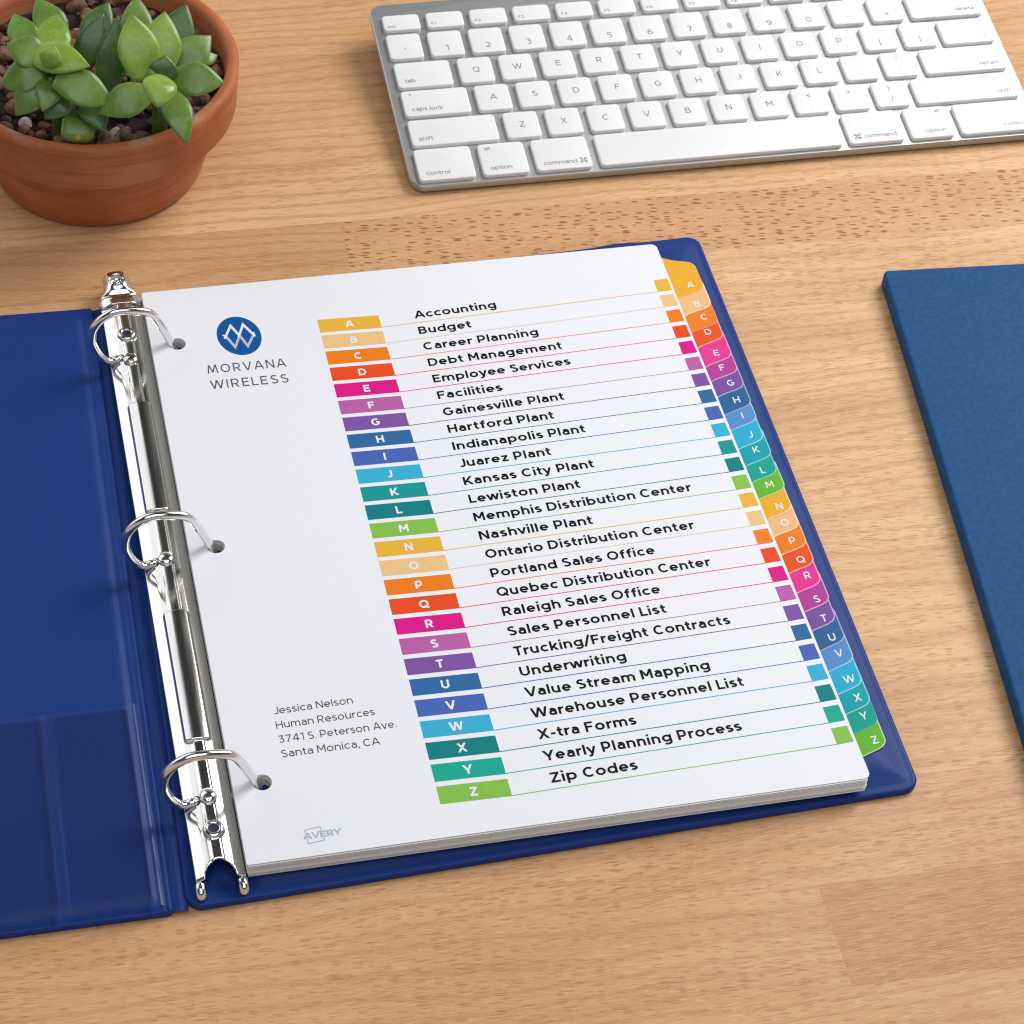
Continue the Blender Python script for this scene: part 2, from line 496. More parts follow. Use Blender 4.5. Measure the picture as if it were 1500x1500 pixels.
def glyph(c, w, geo=False):
    """-> advance width, strokes, clip range; cap height 1"""
    h = w / 2
    T, B, X = 1 - h, h, XH - h
    m = XH / 2
    D = -0.27
    lo, hi = 0.0, 1.0
    L = lambda *p: list(p)
    if c == 'A': W = .94; s = [L((h*.5, -.05), (W/2, 1.12 - w*.4)), L((W - h*.5, -.05), (W/2, 1.12 - w*.4)), L((.2, .30), (W-.2, .30))]
    elif c == 'B': W = .74; s = [L((h, 0), (h, 1)), L((h, T), (.40, T)) + arc(.40, (T+.52)/2, W-.06-h-.40, (T-.52)/2, 90, -90, 10) + L((h, .52)),
                               L((.40, .52)) + arc(.42, (B+.52)/2, W-h-.42, (.52-B)/2, 90, -90, 10) + L((h, B))]
    elif c == 'C': W = .84; s = [arc(.46, .5, .46-h, .5-h, 47, 313, 30)]
    elif c == 'D': W = .85; s = [L((h, 0), (h, 1)), L((h, T)) + arc(.36, .5, W-h-.36, .5-h, 90, -90, 22) + L((h, B))]
    elif c == 'E': W = .66; s = [L((h, 0), (h, 1)), L((h, T), (W, T)), L((h, .51), (W-.06, .51)), L((h, B), (W, B))]
    elif c == 'F': W = .64; s = [L((h, 0), (h, 1)), L((h, T), (W, T)), L((h, .49), (W-.06, .49))]
    elif c == 'G': W = .90; s = [arc(.46, .5, .46-h, .5-h, 47, 330, 30) + L((W-h-.02, .47), (.52, .47))]
    elif c == 'H': W = .80; s = [L((h, 0), (h, 1)), L((W-h, 0), (W-h, 1)), L((h, .5), (W-h, .5))]
    elif c == 'I': W = w; s = [L((h, 0), (h, 1))]
    elif c == 'J': W = .58; s = [L((W-h, 1), (W-h, .33)) + arc(W/2, .33, W/2-h, .33-h, 0, -140, 14)]
    elif c == 'K': W = .76; s = [L((h, 0), (h, 1)), L((h, .24), (W-.02, 1.08)), L((.30, .52), (W+.02, -.08))]
    elif c == 'L': W = .60; s = [L((h, 0), (h, 1)), L((h, B), (W, B))]
    elif c == 'M':
        if geo: W = 1.05; s = [L((h*.6, -.05), (.2, 1.05)), L((.19, 1.08), (W/2, .12)), L((W-.19, 1.08), (W/2, .12)), L((W-h*.6, -.05), (W-.2, 1.05))]
        else: W = .93; s = [L((h, 0), (h, 1)), L((h*.7, 1.04), (W/2, .30)), L((W-h*.7, 1.04), (W/2, .30)), L((W-h, 0), (W-h, 1))]
    elif c == 'N': W = .82; s = [L((h, 0), (h, 1)), L((h*.7, 1.05), (W-h*.7, -.05)), L((W-h, 0), (W-h, 1))]
    elif c in 'OQ':
        W = .96; s = [arc(W/2, .5, W/2-h, .5-h, 0, 360, 36)]
        if c == 'Q': s.append(L((.55, .30), (.92, -.04))); lo = -.05
    elif c == 'P': W = .72; s = [L((h, 0), (h, 1)), L((h, T)) + arc(.40, (T+.36)/2, W-h-.40, (T-.36)/2, 90, -90, 14) + L((h, .36))]
    elif c == 'R': W = .75; s = [L((h, 0), (h, 1)), L((h, T)) + arc(.40, (T+.40)/2, W-.03-h-.40, (T-.40)/2, 90, -90, 14) + L((h, .40)), L((.38, .42), (W-.05, -.06))]
    elif c == 'S':
        W = .70; k = .515; s = [arc(.345, (T+k)/2, .30-h*.6, (T-k)/2, 38, 215, 16) + L((.21, .59), (.49, .44)) + arc(.355, (B+k)/2-.01, .335-h*.8, (k-B)/2, 38, -148, 16)]
    elif c == 'T': W = .70; s = [L((0, T), (W, T)), L((W/2, 0), (W/2, 1))]
    elif c == 'U': W = .79; s = [L((h, 1), (h, .38)) + arc(W/2, .38, W/2-h, .38-h, 180, 360, 18) + L((W-h, 1))]
    elif c == 'V': W = .88; s = [L((h*.5, 1.05), (W/2, -.10 + w*.4)), L((W-h*.5, 1.05), (W/2, -.10 + w*.4))]
    elif c == 'W': W = 1.28; s = [L((h*.5, 1.05), (.36, -.06)), L((.33, -.06), (W/2, 1.0)), L((W/2, 1.0), (W-.33, -.06)), L((W-.36, -.06), (W-h*.5, 1.05))]
    elif c == 'X': W = .82; s = [L((.04, -.05), (W-.05, 1.05)), L((.05, 1.05), (W-.04, -.05))]
    elif c == 'Y': W = .82; s = [L((.03, 1.05), (W/2, .38)), L((W-.03, 1.05), (W/2, .38)), L((W/2, 0), (W/2, .44))]
    elif c == 'Z': W = .72; s = [L((.02, T), (W-.02, T)), L((W-h*1.1, T), (h*1.1, B)), L((.01, B), (W, B))]
    elif c == 'a':
        W = .61; hi = XH
        s = [L((W-h, 0), (W-h, .44)) + arc(W/2-.01, .44, W/2-h+.01, X-.44, 0, 142, 14),
             L((W-h, .435), (.25, .435)) + arc(.25, (.435+B)/2, .25-h, (.435-B)/2, 90, 270, 12) + arc(.30, .24, W-h-.30, .24-B, -80, 0, 6)]
    elif c == 'b': W = .76; s = [L((h, 0), (h, 1)), arc(W/2, m, W/2-h, m-h, 0, 360, 28)]
    elif c == 'c': W = .64; hi = XH; s = [arc(.375, m, .375-h, m-h, 46, 314, 22)]
    elif c == 'd': W = .76; s = [L((W-h, 0), (W-h, 1)), arc(W/2, m, W/2-h, m-h, 0, 360, 28)]
    elif c == 'e': W = .72; hi = XH; s = [L((h, m-.005), (W-h, m-.005)) + arc(W/2, m, W/2-h, m-h, 0, 316, 26)]
    elif c == 'f': W = .45; s = [L((.20, 0), (.20, .76)) + arc(.42, .76, .22, T-.76, 180, 80, 9), L((.02, X), (.43, X))]
    elif c == 'g': W = .76; lo = D; hi = XH; s = [arc(W/2, m+.015, W/2-h, m-h-.015, 0, 360, 28), L((W-h, XH), (W-h, .02)) + arc(W/2, .02, W/2-h, .02-D-h, 0, -142, 14)]
    elif c == 'h': W = .67; s = [L((h, 0), (h, 1)), L((h, .42)) + arc(W/2, .42, W/2-h, X-.42, 180, 0, 16) + L((W-h, 0))]
    elif c == 'i': W = w; s = [L((h, 0), (h, XH)), L((h, .86), (h, .86 + w*1.05))]; hi = 1.05
    elif c == 'j': W = .26; lo = D; hi = 1.05; s = [L((W-h, XH), (W-h, -.08)) + arc(W-h-.14, -.08, .14, -.08-D-h, 0, -90, 8), L((W-h, .86), (W-h, .86 + w*1.05))]
    elif c == 'k': W = .64; s = [L((h, 0), (h, 1)), L((h, .20), (W-.06, XH)), L((.26, .40), (W-.03, -.04))]
    elif c == 'l': W = w; s = [L((h, 0), (h, 1))]
    elif c == 'm':
        W = 1.10; hi = XH; r = (W-w)/4
        s = [L((h, 0), (h, XH))]
        for q in (0, 1):
            x0 = h + q*2*r
            s.append(L((x0, .44)) + arc(x0+r, .44, r, X-.44, 180, 0, 14) + L((x0+2*r, 0)))
    elif c == 'n': W = .67; hi = XH; s = [L((h, 0), (h, XH)), L((h, .42)) + arc(W/2, .42, W/2-h, X-.42, 180, 0, 16) + L((W-h, 0))]
    elif c == 'o': W = .76; hi = XH; s = [arc(W/2, m, W/2-h, m-h, 0, 360, 30)]
    elif c == 'p': W = .76; lo = D; hi = XH; s = [L((h, D), (h, XH)), arc(W/2, m, W/2-h, m-h, 0, 360, 28)]
    elif c == 'q': W = .76; lo = D; hi = XH; s = [L((W-h, D), (W-h, XH)), arc(W/2, m, W/2-h, m-h, 0, 360, 28)]
    elif c == 'r': W = .42; hi = XH; s = [L((h, 0), (h, XH)), L((h, .36)) + arc(.42, .36, .42-h, X-.36, 180, 90, 10) + L((.44, X))]
    elif c == 's':
        W = .55; hi = XH; k = .375
        s = [arc(.275, (X+k)/2, .235-h*.5, (X-k)/2, 35, 215, 12) + L((.17, .43), (.38, .32)) + arc(.275, (B+k)/2-.005, .265-h*.7, (k-B)/2, 35, -148, 12)]
    elif c == 't': W = .45; s = [L((.19, .93), (.19, .24)) + arc(.37, .24, .18, .24-h, 180, 285, 8), L((.01, X), (.42, X))]
    elif c == 'u': W = .67; hi = XH; s = [L((W-h, 0), (W-h, XH)), L((h, XH), (h, .32)) + arc(W/2, .32, W/2-h, .32-h, 180, 360, 16)]
    elif c == 'v': W = .68; hi = XH; s = [L((.04, XH+.04), (W/2, -.06+w*.3)), L((W-.04, XH+.04), (W/2, -.06+w*.3))]
    elif c == 'w': W = 1.02; hi = XH; s = [L((.04, XH+.04), (.30, -.05)), L((.27, -.05), (W/2, XH)), L((W/2, XH), (W-.27, -.05)), L((W-.30, -.05), (W-.04, XH+.04))]
    elif c == 'x': W = .66; hi = XH; s = [L((.04, -.05), (W-.05, XH+.05)), L((.05, XH+.05), (W-.04, -.05))]
    elif c == 'y': W = .68; lo = D; hi = XH; s = [L((.04, XH+.04), (W/2+.02, .02)), L((W-.04, XH+.04), (W/2, -.02)) + L((W/2-.06, D+h+.04), (W/2-.15, D+h), (W/2-.27, D+h+.03))]
    elif c == 'z': W = .58; hi = XH; s = [L((.02, X), (W-.02, X)), L((W-h*1.1, X), (h*1.1, B)), L((.01, B), (W, B))]
    elif c == '0': W = .80; s = [arc(W/2, .5, W/2-h, .5-h, 0, 360, 30)]
    elif c == '1': W = .40; s = [L((W-h, 0), (W-h, 1)), L((W-h, T), (.04, T))]
    elif c == '2': W = .68; s = [arc(.33, .68, .33-h, .32-h, 150, -30, 14) + L((h*1.2, B)), L((.02, B), (W, B))]
    elif c == '3': W = .68; s = [L((.05, T), (W-.08, T)), L((W-.1, T), (.30, .58), (.36, .58)) + arc(.34, (.58+B)/2, .33-h, (.58-B)/2, 88, -145, 16)]
    elif c == '4': W = .80; s = [L((.58, 0), (.58, 1)), L((.56, 1.05), (.07, .27)), L((.05, .28), (W, .28))]
    elif c == '5': W = .70; s = [L((W-.06, T), (.12, T), (.09, .55)) + arc(.33, (.60+B)/2, .34-h, (.60-B)/2, 110, -145, 16)]
    elif c == '9': W = .74; r6 = .33; s = [arc(W/2, 1-r6, W/2-h, r6-h, 0, 360, 26), L((W-h, 1-r6)) + arc(W-.48, .58, .48-h, .58-h, 0, -105, 12)]
    elif c == '6': W = .74; r6 = .33; s = [arc(W/2, r6, W/2-h, r6-h, 0, 360, 26), L((h, r6)) + arc(.48, .42, .48-h, T-.42, 180, 75, 12)]
    elif c == '7': W = .70; s = [L((.02, T), (W-.02, T)), L((W-h*1.1, T), (.18, -.05))]
    elif c == '8': W = .72; s = [arc(W/2, .27, W/2-h, .27-h, 0, 360, 24), arc(W/2, .76, W/2-h-.04, .24-h, 0, 360, 24)]
    elif c == '/': W = .52; lo = -.12; hi = 1.1; s = [L((.02, -.14), (.50, 1.12))]
    elif c == '\\': W = .52; s = [L((.02, 1.05), (.50, -.05))]
    elif c == '.': W = w*1.1; s = [L((h, 0), (h, w*1.15))]
    elif c == ',': W = w*1.1; lo = -.2; s = [L((h*1.2, w*1.1), (h*1.2, .02), (h*.4, -.16))]
    elif c == '-': W = .40; s = [L((.02, .38), (.38, .38))]
    elif c == '=': W = .56; s = [L((.02, .30), (.54, .30)), L((.02, .56), (.54, .56))]
    elif c == ';': W = w*1.1; lo = -.2; s = [L((h*1.2, w*1.1), (h*1.2, .02), (h*.4, -.16)), L((h, .5), (h, .5+w*1.1))]
    elif c == ':': W = w*1.1; s = [L((h, 0), (h, w*1.15)), L((h, .5), (h, .5+w*1.1))]
    elif c == '"': W = .30; s = [L((.06, 1), (.06, .72)), L((.24, 1), (.24, .72))]
    elif c == "'": W = w; s = [L((h, 1), (h, .72))]
    elif c == '`': W = .24; s = [L((0, 1), (.2, .78))]
    elif c == '<': W = .62; s = [L((W, .82), (.06, .5), (W, .18))]
    elif c == '>': W = .62; s = [L((0, .82), (W-.06, .5), (0, .18))]
    elif c == '?': W = .60; s = [arc(.29, .72, .29-h, .28-h, 160, -60, 14) + L((.30, .40), (.30, .26)), L((.30, 0), (.30, w*1.15))]
    elif c == '[': W = .30; s = [L((W, T), (h, T), (h, B), (W, B))]
    elif c == ']': W = .30; s = [L((0, T), (W-h, T), (W-h, B), (0, B))]
    elif c == '#':   # looped square on the command keys
        W = .90; a, b = .30, .70; r = .15
        s = [L((a, a-.0), (b, a)), L((a, b), (b, b)), L((a, a), (a, b)), L((b, a), (b, b)),
             arc(a-r, a-r, r, r, 0, 0, 1)]
        s = s[:4] + [arc(a-r+.0, a-r+.0, r, r, 90, -0 - 360 + 360 + 0, 1)][:0]
        s += [arc(a-r, a-r, r, r, 0, -270, 14) + L((a, a)), L((a, a)) + arc(a-r, a-r, r, r, 0, -1, 1)]
        s[4] = L((a, a)) + arc(a-r, a-r, r, r, 0, -270, 14) + L((a, a))
        s[5] = L((b, a)) + arc(b+r, a-r, r, r, 90, -180, 14) + L((b, a))
        s.append(L((b, b)) + arc(b+r, b+r, r, r, 180, -90, 14) + L((b, b)))
        s.append(L((a, b)) + arc(a-r, b+r, r, r, -90, -360, 14) + L((a, b)))
        lo, hi = -.2, 1.2
    else: W = .34; s = []
    return W, s, lo, hi


def ribbon(pts, w, lo, hi):
    """quads of a stroke of width w, mitred, clipped to lo <= y <= hi"""
    P = []
    for p in pts:
        v = Vector(p)
        if not P or (v - P[-1]).length > 1e-4:
            P.append(v)
    n = len(P)
    closed = n > 6 and (P[0] - P[-1]).length < 1e-3
    if closed:
        P = P[:-1]; n -= 1
    off = []
    for i in range(n):
        a = P[i - 1] if (i or closed) else None
        b = P[(i + 1) % n] if (i < n - 1 or closed) else None
        d0 = (P[i] - a).normalized() if a is not None else None
        d1 = (b - P[i]).normalized() if b is not None else None
        if d0 is None: d0 = d1
        if d1 is None: d1 = d0
        t_ = (d0 + d1)
        t_ = t_.normalized() if t_.length > 1e-6 else d1
        nn = Vector((-t_.y, t_.x))
        k = max(.45, nn.dot(Vector((-d1.y, d1.x))))
        off.append(nn * (w / 2 / k))
    polys = []
    for i in range(n if closed else n - 1):
        j = (i + 1) % n
        q = [P[i] + off[i], P[i] - off[i], P[j] - off[j], P[j] + off[j]]
        for (lim, sg) in ((lo, 1), (hi, -1)):
            r = []
            for a in range(len(q)):
                p0, p1 = q[a - 1], q[a]
                i0, i1 = (p0.y - lim) * sg >= -1e-9, (p1.y - lim) * sg >= -1e-9
                if i0 != i1:
                    tt = (lim - p0.y) / (p1.y - p0.y)
                    r.append(p0.lerp(p1, tt))
                if i1:
                    r.append(p1)
            q = r
        if len(q) > 2:
            polys.append(q)
    return polys


def text_polys(txt, w, gap=.155, geo=False, space=.50):
    """-> list of (polygon, layer), natural width"""
    x = 0.0
    out = []
    lay = 0
    tight = set('AVWYTvwy/LJ')
    for i, c in enumerate(txt):
        if c == ' ':
            x += space
            continue
        W, strokes, lo, hi = glyph(c, w, geo)
        for s in strokes:
            lay += 1
            for q in ribbon(s, w, lo, hi):
                out.append(([(p.x + x, p.y) for p in q], lay))
        nx = txt[i + 1] if i + 1 < len(txt) else ''
        g = gap
        if c in tight or nx in tight: g -= .045
        if c in 'rft' or nx in 'tf': g -= .03
        if c in 'oceOCDGQbdpsS' and nx in 'oceOCGQdgqsS': g -= .03
        x += W + (g if nx and nx != ' ' else 0)
    return out, x


def text_obj(name, txt, org, u, v, cap, mat, parent, w=.15, width=None, z=0.0, align='l', gap=.155, geo=False):
    """org: start of the baseline (mm), u / v: 3-D directions along and up, z along their normal"""
    polys, nat = text_polys(txt, w, gap, geo)
    u, v = Vector(u), Vector(v)
    nrm = u.cross(v).normalized()
    sx = (width / nat) if width else cap
    tot = nat * sx
    shift = {'l': 0, 'c': -tot / 2, 'r': -tot}[align]
    vs, fs = [], []
    for q, lay in polys:
        b = len(vs)
        for p in q:
            vs.append(Vector(org) + u * (p[0] * sx + shift) + v * (p[1] * cap) + nrm * (z + (lay % 7) * .003))
        fs.append(tuple(range(b, b + len(q))))
    # keep every letter facing up
    out = []
    for f in fs:
        a, b_, c_ = vs[f[0]], vs[f[1]], vs[f[2]]
        out.append(f if (b_ - a).cross(c_ - a).dot(nrm) >= 0 else f[::-1])
    return mesh(name, vs, out, mat, parent), (sx / cap)


# ------------------------------------------------------------------ desk
def build_desk():
    qs = [326.2, 289.7, 250, 211, 171, 131.5, 92, 52.5, 13, -26.8, -66, -105, -144, -184, -223, -262, -300, -340, -380, -420]
    up = [365, 404, 443, 482, 521, 560, 599, 638, 677, 716, 755, 794, 833, 872]
    q = sorted(qs + up)
    r = random.Random(5)
    vs, fs, attr = [], [], []
    ca, sa = cos(-.026), sin(-.026)
    special = {289.7: [(-900, .35, .08), (81, .42, 1.0), (900, .5, .3)],
               326.2: [(-900, 1.0, .03), (290, 1.0, .22), (900, .4, .1)],
               -66: [(-900, .45, .28), (189.5, .0, .22), (900, .5, .2)],
               -105: [(-900, .40, .25), (300, .35, .1), (900, .4, .2)],
               250: [(-900, .5, .1), (60, 1.0, .34), (900, .5, .2)],  # pale right-hand pieces from here also carry that side's brighter light in their tone
               211: [(-900, .5, .1), (-40, .97, .30), (640, .6, .1)],
               171: [(-900, .5, .1), (90, .97, .22), (900, .6, .1)],
               131.5: [(-900, .5, .2), (20, .92, .26), (700, .6, .1)],
               92: [(-900, .5, .2), (130, .86, .28), (900, .6, .1)],
               52.5: [(-900, .5, .2), (60, .82, .36), (900, .6, .1)],
               13: [(-900, .5, .2), (-10, .75, .36), (820, .6, .1)],
               -26.8: [(-900, .45, .34), (640, .56, .2), (900, .6, .1)],
               365: [(-900, .55, .06), (120, .5, .2), (900, .5, .2)],
               404: [(-900, .42, .05), (330, .5, .2), (900, .5, .2)],
               443: [(-900, .48, .06), (200, .5, .2), (900, .5, .2)],
               482: [(-900, .50, .08), (260, .5, .2), (900, .5, .2)]}
    for a, b in zip(q[:-1], q[1:]):
        if a in special:
            pieces = special[a]
        else:
            pieces = []
            x = -900 - r.uniform(0, 300)
            while x < 1300:
                pieces.append((max(x, -900), r.uniform(.3, .8), r.choice((.05, .15, .3, .7))))
                x += r.uniform(350, 800)
        for k, (x0, tone_, fl) in enumerate(pieces):
            x1 = pieces[k + 1][0] if k + 1 < len(pieces) else 1400
            if x1 <= x0: continue
            n0 = len(vs)
            for (pp, qq) in ((x0, a), (x1, a), (x1, b), (x0, b)):
                vs.append((pp * ca - qq * sa, pp * sa + qq * ca, 0.0))
            fs.append((n0, n0 + 1, n0 + 2, n0 + 3))
            attr.append((tone_, fl, r.random(), 1))
    # edges and underside of the slab
    x0, x1, a, b = -900, 1400, q[0], q[-1]
    n0 = len(vs)
    for z in (-.2, -32):
        for (pp, qq) in ((x0, a), (x1, a), (x1, b), (x0, b)):
            vs.append((pp * ca - qq * sa, pp * sa + qq * ca, z))
    for i in range(4):
        j = (i + 1) % 4
        fs.append((n0 + i, n0 + 4 + i, n0 + 4 + j, n0 + j)); attr.append((.4, .1, .3, 1))
    fs.append((n0 + 7, n0 + 6, n0 + 5, n0 + 4)); attr.append((.4, .1, .3, 1))
    o = mesh('desk_top', vs, fs, M_WOOD)
    ca_ = o.data.color_attributes.new('plank', 'FLOAT_COLOR', 'CORNER')
    for p in o.data.polygons:
        for li in p.loop_indices:
            ca_.data[li].color = attr[p.index]
    o['kind'] = 'structure'
    o['label'] = 'pale orange beech butcher block desk surface under everything'
    return o


build_desk()


# ------------------------------------------------------------------ binder
def padded_board(name, corners, r, zb, parent, mat, prof, extra=None):
    """a padded vinyl board over a quad; prof(e) gives the height at the distance e from the edge"""
    c0, c1, c2, c3 = [Vector(c) for c in corners]
    Lx = (c1 - c0).length; Ly = (c3 - c0).length

    def ticks(Ln):
        e = [0, .25, .6, 1.0, 1.5, 2.2, 2.8, 3.3, 3.8, 4.4, 5.2, 6.2, 7.5, 9.5, 12]
        n = int((Ln - 24) / 2.4)
        mid = [12 + (Ln - 24) * i / n for i in range(1, n)]
        return e + mid + [Ln - x for x in e[::-1]]
    tx, ty = ticks(Lx), ticks(Ly)
    vs, fs = [], []
    for tt in ty:
        for s in tx:
            x, y = s, tt
            ed = min(s, Lx - s, tt, Ly - tt)
            cx = r if s < r else (Lx - r if s > Lx - r else None)
            cy = r if tt < r else (Ly - r if tt > Ly - r else None)
            if cx is not None and cy is not None:
                dx, dy = x - cx, y - cy
                li, l2 = max(abs(dx), abs(dy)), hypot(dx, dy)
                if l2 > 0:
                    x, y = cx + dx * li / l2, cy + dy * li / l2
            p = c0.lerp(c1, x / Lx).lerp(c3.lerp(c2, x / Lx), y / Ly)
            z = prof(ed)
            if extra:
                dx_, dy_, dz_ = extra(p.x, p.y, ed)
                p = Vector((p.x + dx_, p.y + dy_)); z += dz_
            vs.append((p.x, p.y, z))
    nx, ny = len(tx), len(ty)
    for j in range(ny - 1):
        for i in range(nx - 1):
            fs.append((j * nx + i, j * nx + i + 1, (j + 1) * nx + i + 1, (j + 1) * nx + i))
    rim = [i for i in range(nx)] + [j * nx + nx - 1 for j in range(1, ny)] + \
          [(ny - 1) * nx + i for i in range(nx - 2, -1, -1)] + [j * nx for j in range(ny - 2, 0, -1)]
    n0 = len(vs)
    for k in rim:
        vs.append((vs[k][0], vs[k][1], zb))
    m = len(rim)
    for k in range(m):
        k2 = (k + 1) % m
        fs.append((rim[k], n0 + k, n0 + k2, rim[k2]))
    fs.append(tuple(n0 + k for k in range(m))[::-1])
    return mesh(name, vs, fs, mat, parent, True, None, 60)


def board_profile(e):
    z = 2.0 + 0.9 * math.sqrt(max(0, 1 - (1 - min(e, 1.2) / 1.2) ** 2))
    z -= .10 * math.exp(-((e - 3.0) / .8) ** 2)
    z += 2.5 * sstep(1.6, 13.0, e)
    return z


binder = empty('ring_binder', (-10, 139, 0))
tag(binder, 'open navy blue vinyl ring binder with a chrome three ring mechanism', 'binder')
BO = Vector((-10, 139, 0))


def under(o, root, base=(0, 0, 0)):
    """parent o under a root that stands at root.location, keeping world coordinates"""
    o.parent = root
    o.matrix_parent_inverse = Matrix.Translation([-c / 1000 for c in base])
    return o


def bput(o):
    return under(o, binder, BO)


def top_wave(x, y, ed):
    # the vinyl bulges a little along the top edge
    k = math.exp(-((x - 203) / 9) ** 2) * sstep(270, 286, y)
    rec = -2.2 * (1 - sstep(-1.5, 4.0, x)) * sstep(2, 9, ed)      # the rail's bed
    return 0, 0.7 * k, 0.35 * k + rec


bput(padded_board('back_cover', [(-22.3, -8.6), (236.2, -1.0), (239.4, 290.4), (-14.6, 284.2)], 6.0, 0.4, None, M_VINYL, board_profile, top_wave))


def front_extra(x, y, ed):
    # embossed weld line along the hinge
    yy = (y + 9) / 290
    xe = lerp(-26.8, -21.6, yy)        # right edge of the front cover there
    d = xe - x
    z = 0
    if ed > .5:
        zig = 2.9 + .55 * abs(((y / 2.2) % 2) - 1)
        z += .42 * math.exp(-((d - zig) / .5) ** 2)
        z += .55 * math.exp(-((d - 1.0) / .7) ** 2)
    return 0, 0, z


def hinge_profile(e):
    z = 2.0 + 0.8 * math.sqrt(max(0, 1 - (1 - min(e, 1.2) / 1.2) ** 2))
    z += 1.3 * sstep(4.2, 7.5, e)
    return z


bput(padded_board('front_cover', [(-290, -7.6), (-26.6, -9.0), (-21.2, 283.2), (-285, 292.0)], 2.0, 0.4, None, M_VINYL, hinge_profile, front_extra))
# hinge strip of thin vinyl between the two boards
vs, fs = [], []
NX = 10
for j in range(60):
    y = lerp(-8.4, 282.6, j / 59)
    xa = lerp(-27.4, -21.9, j / 59); xb = lerp(-21.6, -14.0, j / 59)
    for i in range(NX):
        u_ = i / (NX - 1)
        vs.append((lerp(xa, xb, u_), y, 1.5 + .55 * math.exp(-((u_ - .5) / .2) ** 2)))
for j in range(59):
    for i in range(NX - 1):
        fs.append((j * NX + i, j * NX + i + 1, (j + 1) * NX + i + 1, (j + 1) * NX + i))
bput(mesh('hinge', vs, fs, M_VINYL, None, True))

# clear pocket on the front cover: film bulging near its two welded edges
vs, fs = [], []
NXp, NYp = 120, 30
for j in range(NYp):
    yv = lerp(-7.4, 76.3, j / (NYp - 1))
    for i in range(NXp):
        xr = lerp(-28.0, -25.6, (yv + 7) / 290)
        xv = lerp(-280, xr, 1 - (1 - i / (NXp - 1)) ** 1.5)
        d1 = xr - xv
        d2 = xv + lerp(62.2, 60, j / (NYp - 1))
        z = 4.42 + .5 * sstep(.3, 2.0, d1)
        z += .9 * math.exp(-((d1 - 3.0) / 1.6) ** 2) * sstep(0, .6, d1)
        z += .8 * math.exp(-(d2 / 1.7) ** 2)
        z -= .6 * (1 - sstep(0, .8, d1))
        vs.append((xv, yv, z))
for j in range(NYp - 1):
    for i in range(NXp - 1):
        fs.append((j * NXp + i, j * NXp + i + 1, (j + 1) * NXp + i + 1, (j + 1) * NXp + i))
bput(mesh('clear_pocket', vs, fs, M_FILM, None, True))

# ring mechanism -------------------------------------------------------------
XC = -9.8
DZ = -4.8          # the rail sits low, on the vinyl
RIV = [(-10.1, 242.7), (-9.9, 136.7), (-9.6, 29.4)]
EYE = [(-10.0, 256.7), (-9.8, 15.7)]
PANEL = [(160.6, 218.2), (53.2, 111.7)]


def rail_z(x, y):
    d = abs(x - XC)
    if d > 4.6:
        z = lerp(14.1, 11.9, (d - 4.6) / 3.9)
    else:
        z = 15.0 - .9 * (d / 4.6) ** 2
    inp = 0
    for a, b in PANEL:
        dd = max(abs(x - XC) - 3.2, 0)
        de = max(a + 1.2 - y, y - (b - 1.2), 0)
        dist = hypot(dd, de)
        k = 1 - sstep(.9, 1.45, dist)
        inp = max(inp, k)
    zp = 16.6 - .95 * (min(d, 4.7) / 4.4) ** 2
    z = lerp(z, max(z, zp), inp)
    neck = (1 - sstep(1.6, 2.5, d)) * (1 - inp)
    z += .55 * neck
    for (rx, ry) in RIV:
        r = hypot(x - rx, y - ry)
        z -= .55 * (1 - sstep(2.6, 3.6, r)) * neck
    for (rx, ry) in EYE:
        r = hypot(x - rx, y - ry)
        z += .5 * (1 - sstep(3.1, 4.0, r))
    return z + DZ


ys = []
y = -2.8
while y < 280.2:
    ys.append(y)
    near = any(abs(y - p) < 3.2 for ab in PANEL for p in ab) or any(abs(y - q_[1]) < 5 for q_ in RIV + EYE)
    y += .28 if near else 1.4
ys.append(280.2)
xs = [XC + d for d in [-8.55, -8.45] + [-8.3 + 16.6 * i / 54 for i in range(55)] + [8.45, 8.55]]
vs, fs = [], []


def end_y(x):
    d = abs(x - XC)
    return lerp(4.2, -1.8, 1 - math.sqrt(max(0, 1 - (min(d, 5.4) / 5.4) ** 2))) if d < 5.4 else -1.8


for y in ys:
    for x in xs:
        yy = y
        if y < 15:            # the open end is cut to an arch
            yy = lerp(end_y(x), 15, (y + 2.8) / 17.8)
        z = rail_z(x, yy)
        if abs(x - XC) > 8.4:
            z -= .6 if abs(x - XC) < 8.5 else 3.6
        vs.append((x, yy, z))
nx = len(xs)
for j in range(len(ys) - 1):
    for i in range(nx - 1):
        fs.append((j * nx + i, j * nx + i + 1, (j + 1) * nx + i + 1, (j + 1) * nx + i))
mech = mesh('ring_mechanism', vs, fs, M_CHROME, None, True)
sol = mech.modifiers.new('thickness', 'SOLIDIFY')
sol.thickness = .0007
sol.offset = -1
bput(mech)


def mput(o):
    o.parent = mech
    return o


# two curled prongs at the open end
for sx in (-1, 1):
    x0 = XC + sx * 6.9
    path = catmull([(x0, -1.3, 5.6), (x0 + sx * .2, -3.3, 5.6), (x0 + sx * .3, -4.8, 5.2), (x0 + sx * .2, -5.2, 4.4), (x0, -4.6, 3.8)], 6)
    vs, fs = tube(path, [1.5, 1.7, 1.85] + [2.0] * (len(path) - 6) + [1.95, 1.8, 1.4], 12)
    mput(mesh('prong', vs, fs, M_CHROME, None, True, None, 50))


